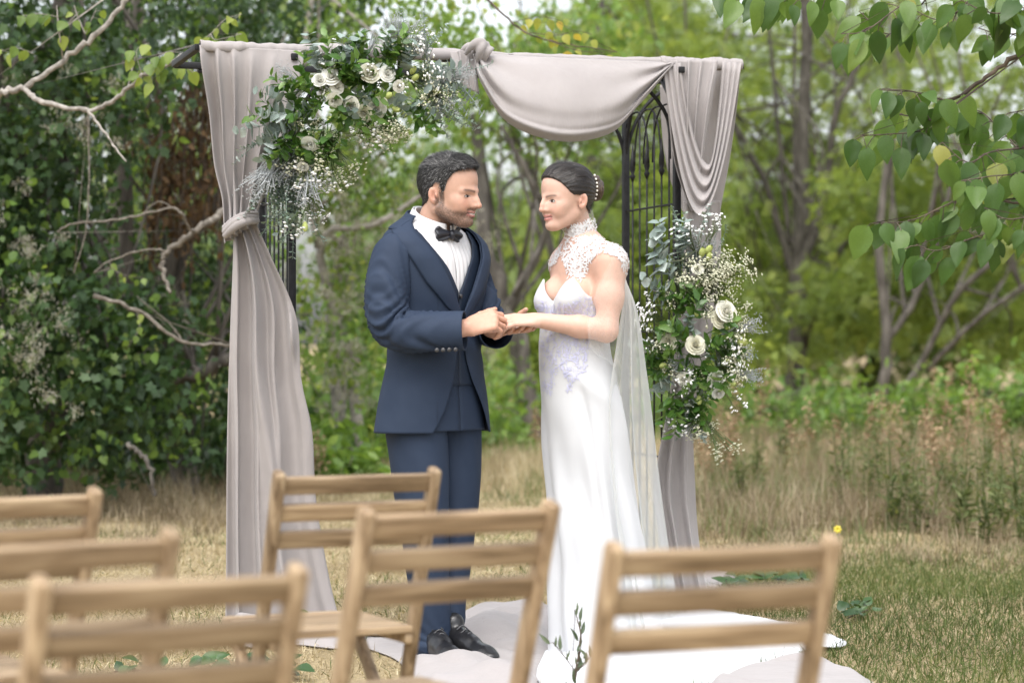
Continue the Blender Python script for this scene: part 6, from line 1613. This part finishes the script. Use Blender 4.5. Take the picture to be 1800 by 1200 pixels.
fa = empty('flower_arrangement', P(600, 170, 9.0), 'long arrangement of cream roses and eucalyptus on the top left corner', 'flowers')
dfa = lambda px, py: 8.88 + (px - 450) / 400 * .17
arrange(fa, dfa, [
    (K_L, rnd(12, (540, 160), (720, 150), 90, 100, .11, .16, 101, .7) + rnd(10, (545, 190), (690, 185), 250, 60, .11, .16, 102, .6) + rnd(6, (500, 200), (530, 260), 230, 40, .11, .15, 103, .5) + rnd(4, (525, 150), (520, 215), 120, 30, .12, .17, 1) + rnd(5, (555, 140), (640, 120), 75, 30, .12, .17, 2) + rnd(5, (650, 125), (690, 115), 70, 30, .12, .16, 3) + rnd(6, (540, 210), (600, 220), 250, 35, .11, .16, 4) + rnd(6, (560, 165), (720, 165), 200, 90, .10, .14, 5, .8) + rnd(4, (690, 180), (760, 185), 300, 40, .1, .14, 6)),
    (K_E, [(600, 130, 95, .15), (590, 125, 60, .14), (585, 135, 130, .13), (530, 210, 200, .15), (525, 205, 170, .14), (515, 220, 215, .14), (500, 235, 240, .13), (645, 170, 300, .11, .8), (720, 170, 330, .13), (735, 150, 350, .13), (700, 130, 60, .14), (640, 150, 260, .10, .8), (560, 120, 110, .13), (620, 115, 80, .13), (670, 110, 75, .13), (560, 190, 200, .12, .6), (610, 165, 300, .11, .9), (690, 165, 300, .12, .7), (750, 135, 20, .13), (480, 215, 195, .13), (505, 180, 165, .12)]),
    (K_S, rnd(11, (720, 125), (770, 120), 335, 20, .19, .28, 7, .15) + rnd(4, (735, 165), (770, 180), 320, 14, .15, .22, 8, .15) + rnd(5, (700, 100), (760, 95), 60, 25, .12, .18, 9) + rnd(13, (480, 240), (545, 270), 262, 12, .22, .34, 10, .1) + rnd(9, (462, 300), (530, 330), 268, 10, .16, .25, 11, .1) + rnd(3, (470, 230), (490, 250), 215, 15, .12, .18, 12)),
    (K_G, rnd(5, (640, 105), (760, 110), 70, 35, .12, .17, 13) + rnd(3, (520, 170), (560, 130), 110, 40, .11, .14, 14) + rnd(5, (480, 260), (560, 260), 255, 22, .14, .22, 15) + rnd(3, (720, 150), (790, 150), 350, 30, .12, .17, 16) + rnd(4, (560, 180), (700, 170), 180, 90, .09, .12, 17, .9)),
    (K_W, rnd(5, (640, 200), (700, 190), 290, 40, .11, .15, 19, .7) + rnd(4, (560, 215), (610, 215), 240, 40, .10, .14, 20, .6) + rnd(4, (680, 140), (740, 150), 20, 40, .10, .15, 21, .6) + rnd(4, (540, 240), (600, 240), 270, 25, .14, .2, 22)),
    (K_F, rnd(8, (560, 150), (690, 170), 90, 100, .09, .12, 106, .9) + rnd(6, (600, 190), (660, 210), 270, 60, .09, .13, 23, .8) + rnd(5, (690, 130), (750, 130), 30, 50, .10, .15, 24, .6) + rnd(4, (530, 150), (580, 130), 110, 50, .10, .13, 25, .6) + rnd(4, (540, 260), (600, 250), 262, 18, .13, .2, 26) + rnd(4, (540, 330), (555, 350), 270, 20, .10, .16, 28)),
    (K_R, [(562, 142, 100, 0.0403, 2), (582, 136, 80, 0.0437, 2), (592, 154, 20, 0.0386, 2), (588, 176, 250, 0.0437, 2), (649, 130, 60, 0.0521, 2), (619, 184, 200, 0.0454, 2), (640, 199, 270, 0.0437, 2), (661, 192, 300, 0.0470, 2), (545, 252, 250, 0.0403, 1.2), (680, 131, 40, 0.0386, 2), (668, 180, 10, 0.0370, 2), (533, 292, 260, 0.0336, 1), (700, 152, 0, 0.0319, 2)]),
    (K_B, [(722, 130, 60, .04, .6), (724, 142, 40, .036, .6), (672, 172, 20, .042, .6), (690, 190, 330, .04, .6), (583, 205, 250, .03, .8), (536, 390, 268, .038, .3), (564, 280, 262, .036, .4), (760, 160, 340, .03, .6), (705, 195, 310, .034, .6)]),
], 801)
fb = empty('flower_arrangement', P(1215, 600, 9.25), 'upright arrangement of white roses and filler on the right curtain', 'flowers')
dfb = lambda px, py: 9.28
arrange(fb, dfb, [
    (K_L, rnd(10, (1180, 560), (1260, 660), 90, 120, .11, .15, 104, .8)),
    (K_W, rnd(8, (1195, 520), (1265, 540), 80, 60, .10, .14, 105, .9)),
    (K_E, [(1170, 450, 115, .16), (1200, 455, 95, .15), (1160, 600, 190, .11), (1250, 620, 10, .11), (1215, 680, 265, .12)]),
    (K_S, rnd(5, (1195, 500), (1215, 480), 98, 12, .20, .30, 31, .1) + rnd(3, (1220, 480), (1235, 470), 80, 14, .16, .24, 32, .1) + rnd(4, (1240, 640), (1260, 660), 350, 20, .14, .22, 33, .15) + rnd(4, (1200, 690), (1230, 700), 268, 16, .12, .2, 34)),
    (K_E, [(1190, 500, 125, .15), (1185, 520, 140, .14), (1180, 480, 110, .16), (1195, 530, 160, .13), (1200, 470, 100, .15), (1215, 590, 90, .10, .9), (1180, 660, 220, .12), (1190, 640, 240, .11)]),
    (K_L, rnd(6, (1175, 600), (1190, 660), 185, 35, .12, .16, 35) + rnd(5, (1180, 560), (1240, 545), 130, 50, .11, .15, 36, .6) + rnd(7, (1180, 690), (1230, 690), 255, 30, .12, .17, 37) + rnd(6, (1240, 580), (1250, 650), 0, 40, .11, .15, 38, .6) + rnd(8, (1190, 560), (1240, 680), 270, 90, .10, .14, 39, .9)),
    (K_G, rnd(4, (1210, 470), (1250, 480), 80, 25, .11, .16, 40) + rnd(3, (1260, 560), (1270, 660), 5, 22, .12, .16, 41) + rnd(4, (1190, 600), (1240, 680), 200, 90, .10, .13, 42, .8) + rnd(3, (1205, 700), (1235, 710), 275, 20, .11, .16, 43)),
    (K_W, rnd(8, (1200, 540), (1255, 500), 70, 40, .12, .16, 45, .7) + rnd(5, (1230, 520), (1260, 480), 50, 25, .12, .16, 46, .5) + rnd(5, (1185, 630), (1215, 640), 250, 50, .10, .13, 47, .9) + rnd(6, (1250, 600), (1260, 650), 330, 40, .11, .15, 48, .8) + rnd(3, (1225, 700), (1240, 720), 285, 15, .12, .17, 49)),
    (K_F, rnd(7, (1165, 540), (1175, 610), 165, 35, .10, .15, 50, .6) + rnd(5, (1225, 450), (1240, 430), 85, 30, .10, .15, 51, .4) + rnd(7, (1250, 560), (1265, 680), 345, 40, .10, .15, 52, .7) + rnd(7, (1190, 600), (1240, 690), 270, 80, .09, .13, 53, .9) + rnd(4, (1180, 680), (1230, 700), 265, 25, .11, .16, 54)),
    (K_R, [(1176, 602, 180, 0.0470, 2), (1222, 607, 60, 0.0504, 2.4), (1275, 548, 45, 0.0521, 1.6), (1263, 561, 20, 0.0470, 1.8), (1203, 666, 220, 0.0403, 2), (1257, 666, 330, 0.0437, 2), (1262, 690, 300, 0.0370, 1.6), (1226, 474, 80, 0.0302, 1.6)]),
    (K_B, [(1232, 452, 80, .042, .5), (1240, 446, 60, .04, .5), (1243, 458, 70, .036, .6), (1293, 603, 10, .05, .8), (1278, 668, 330, .046, .5), (1229, 694, 275, .04, .5), (1224, 558, 90, .034, 1), (1172, 640, 200, .036, .6), (1268, 640, 20, .04, .6)]),
], 802)
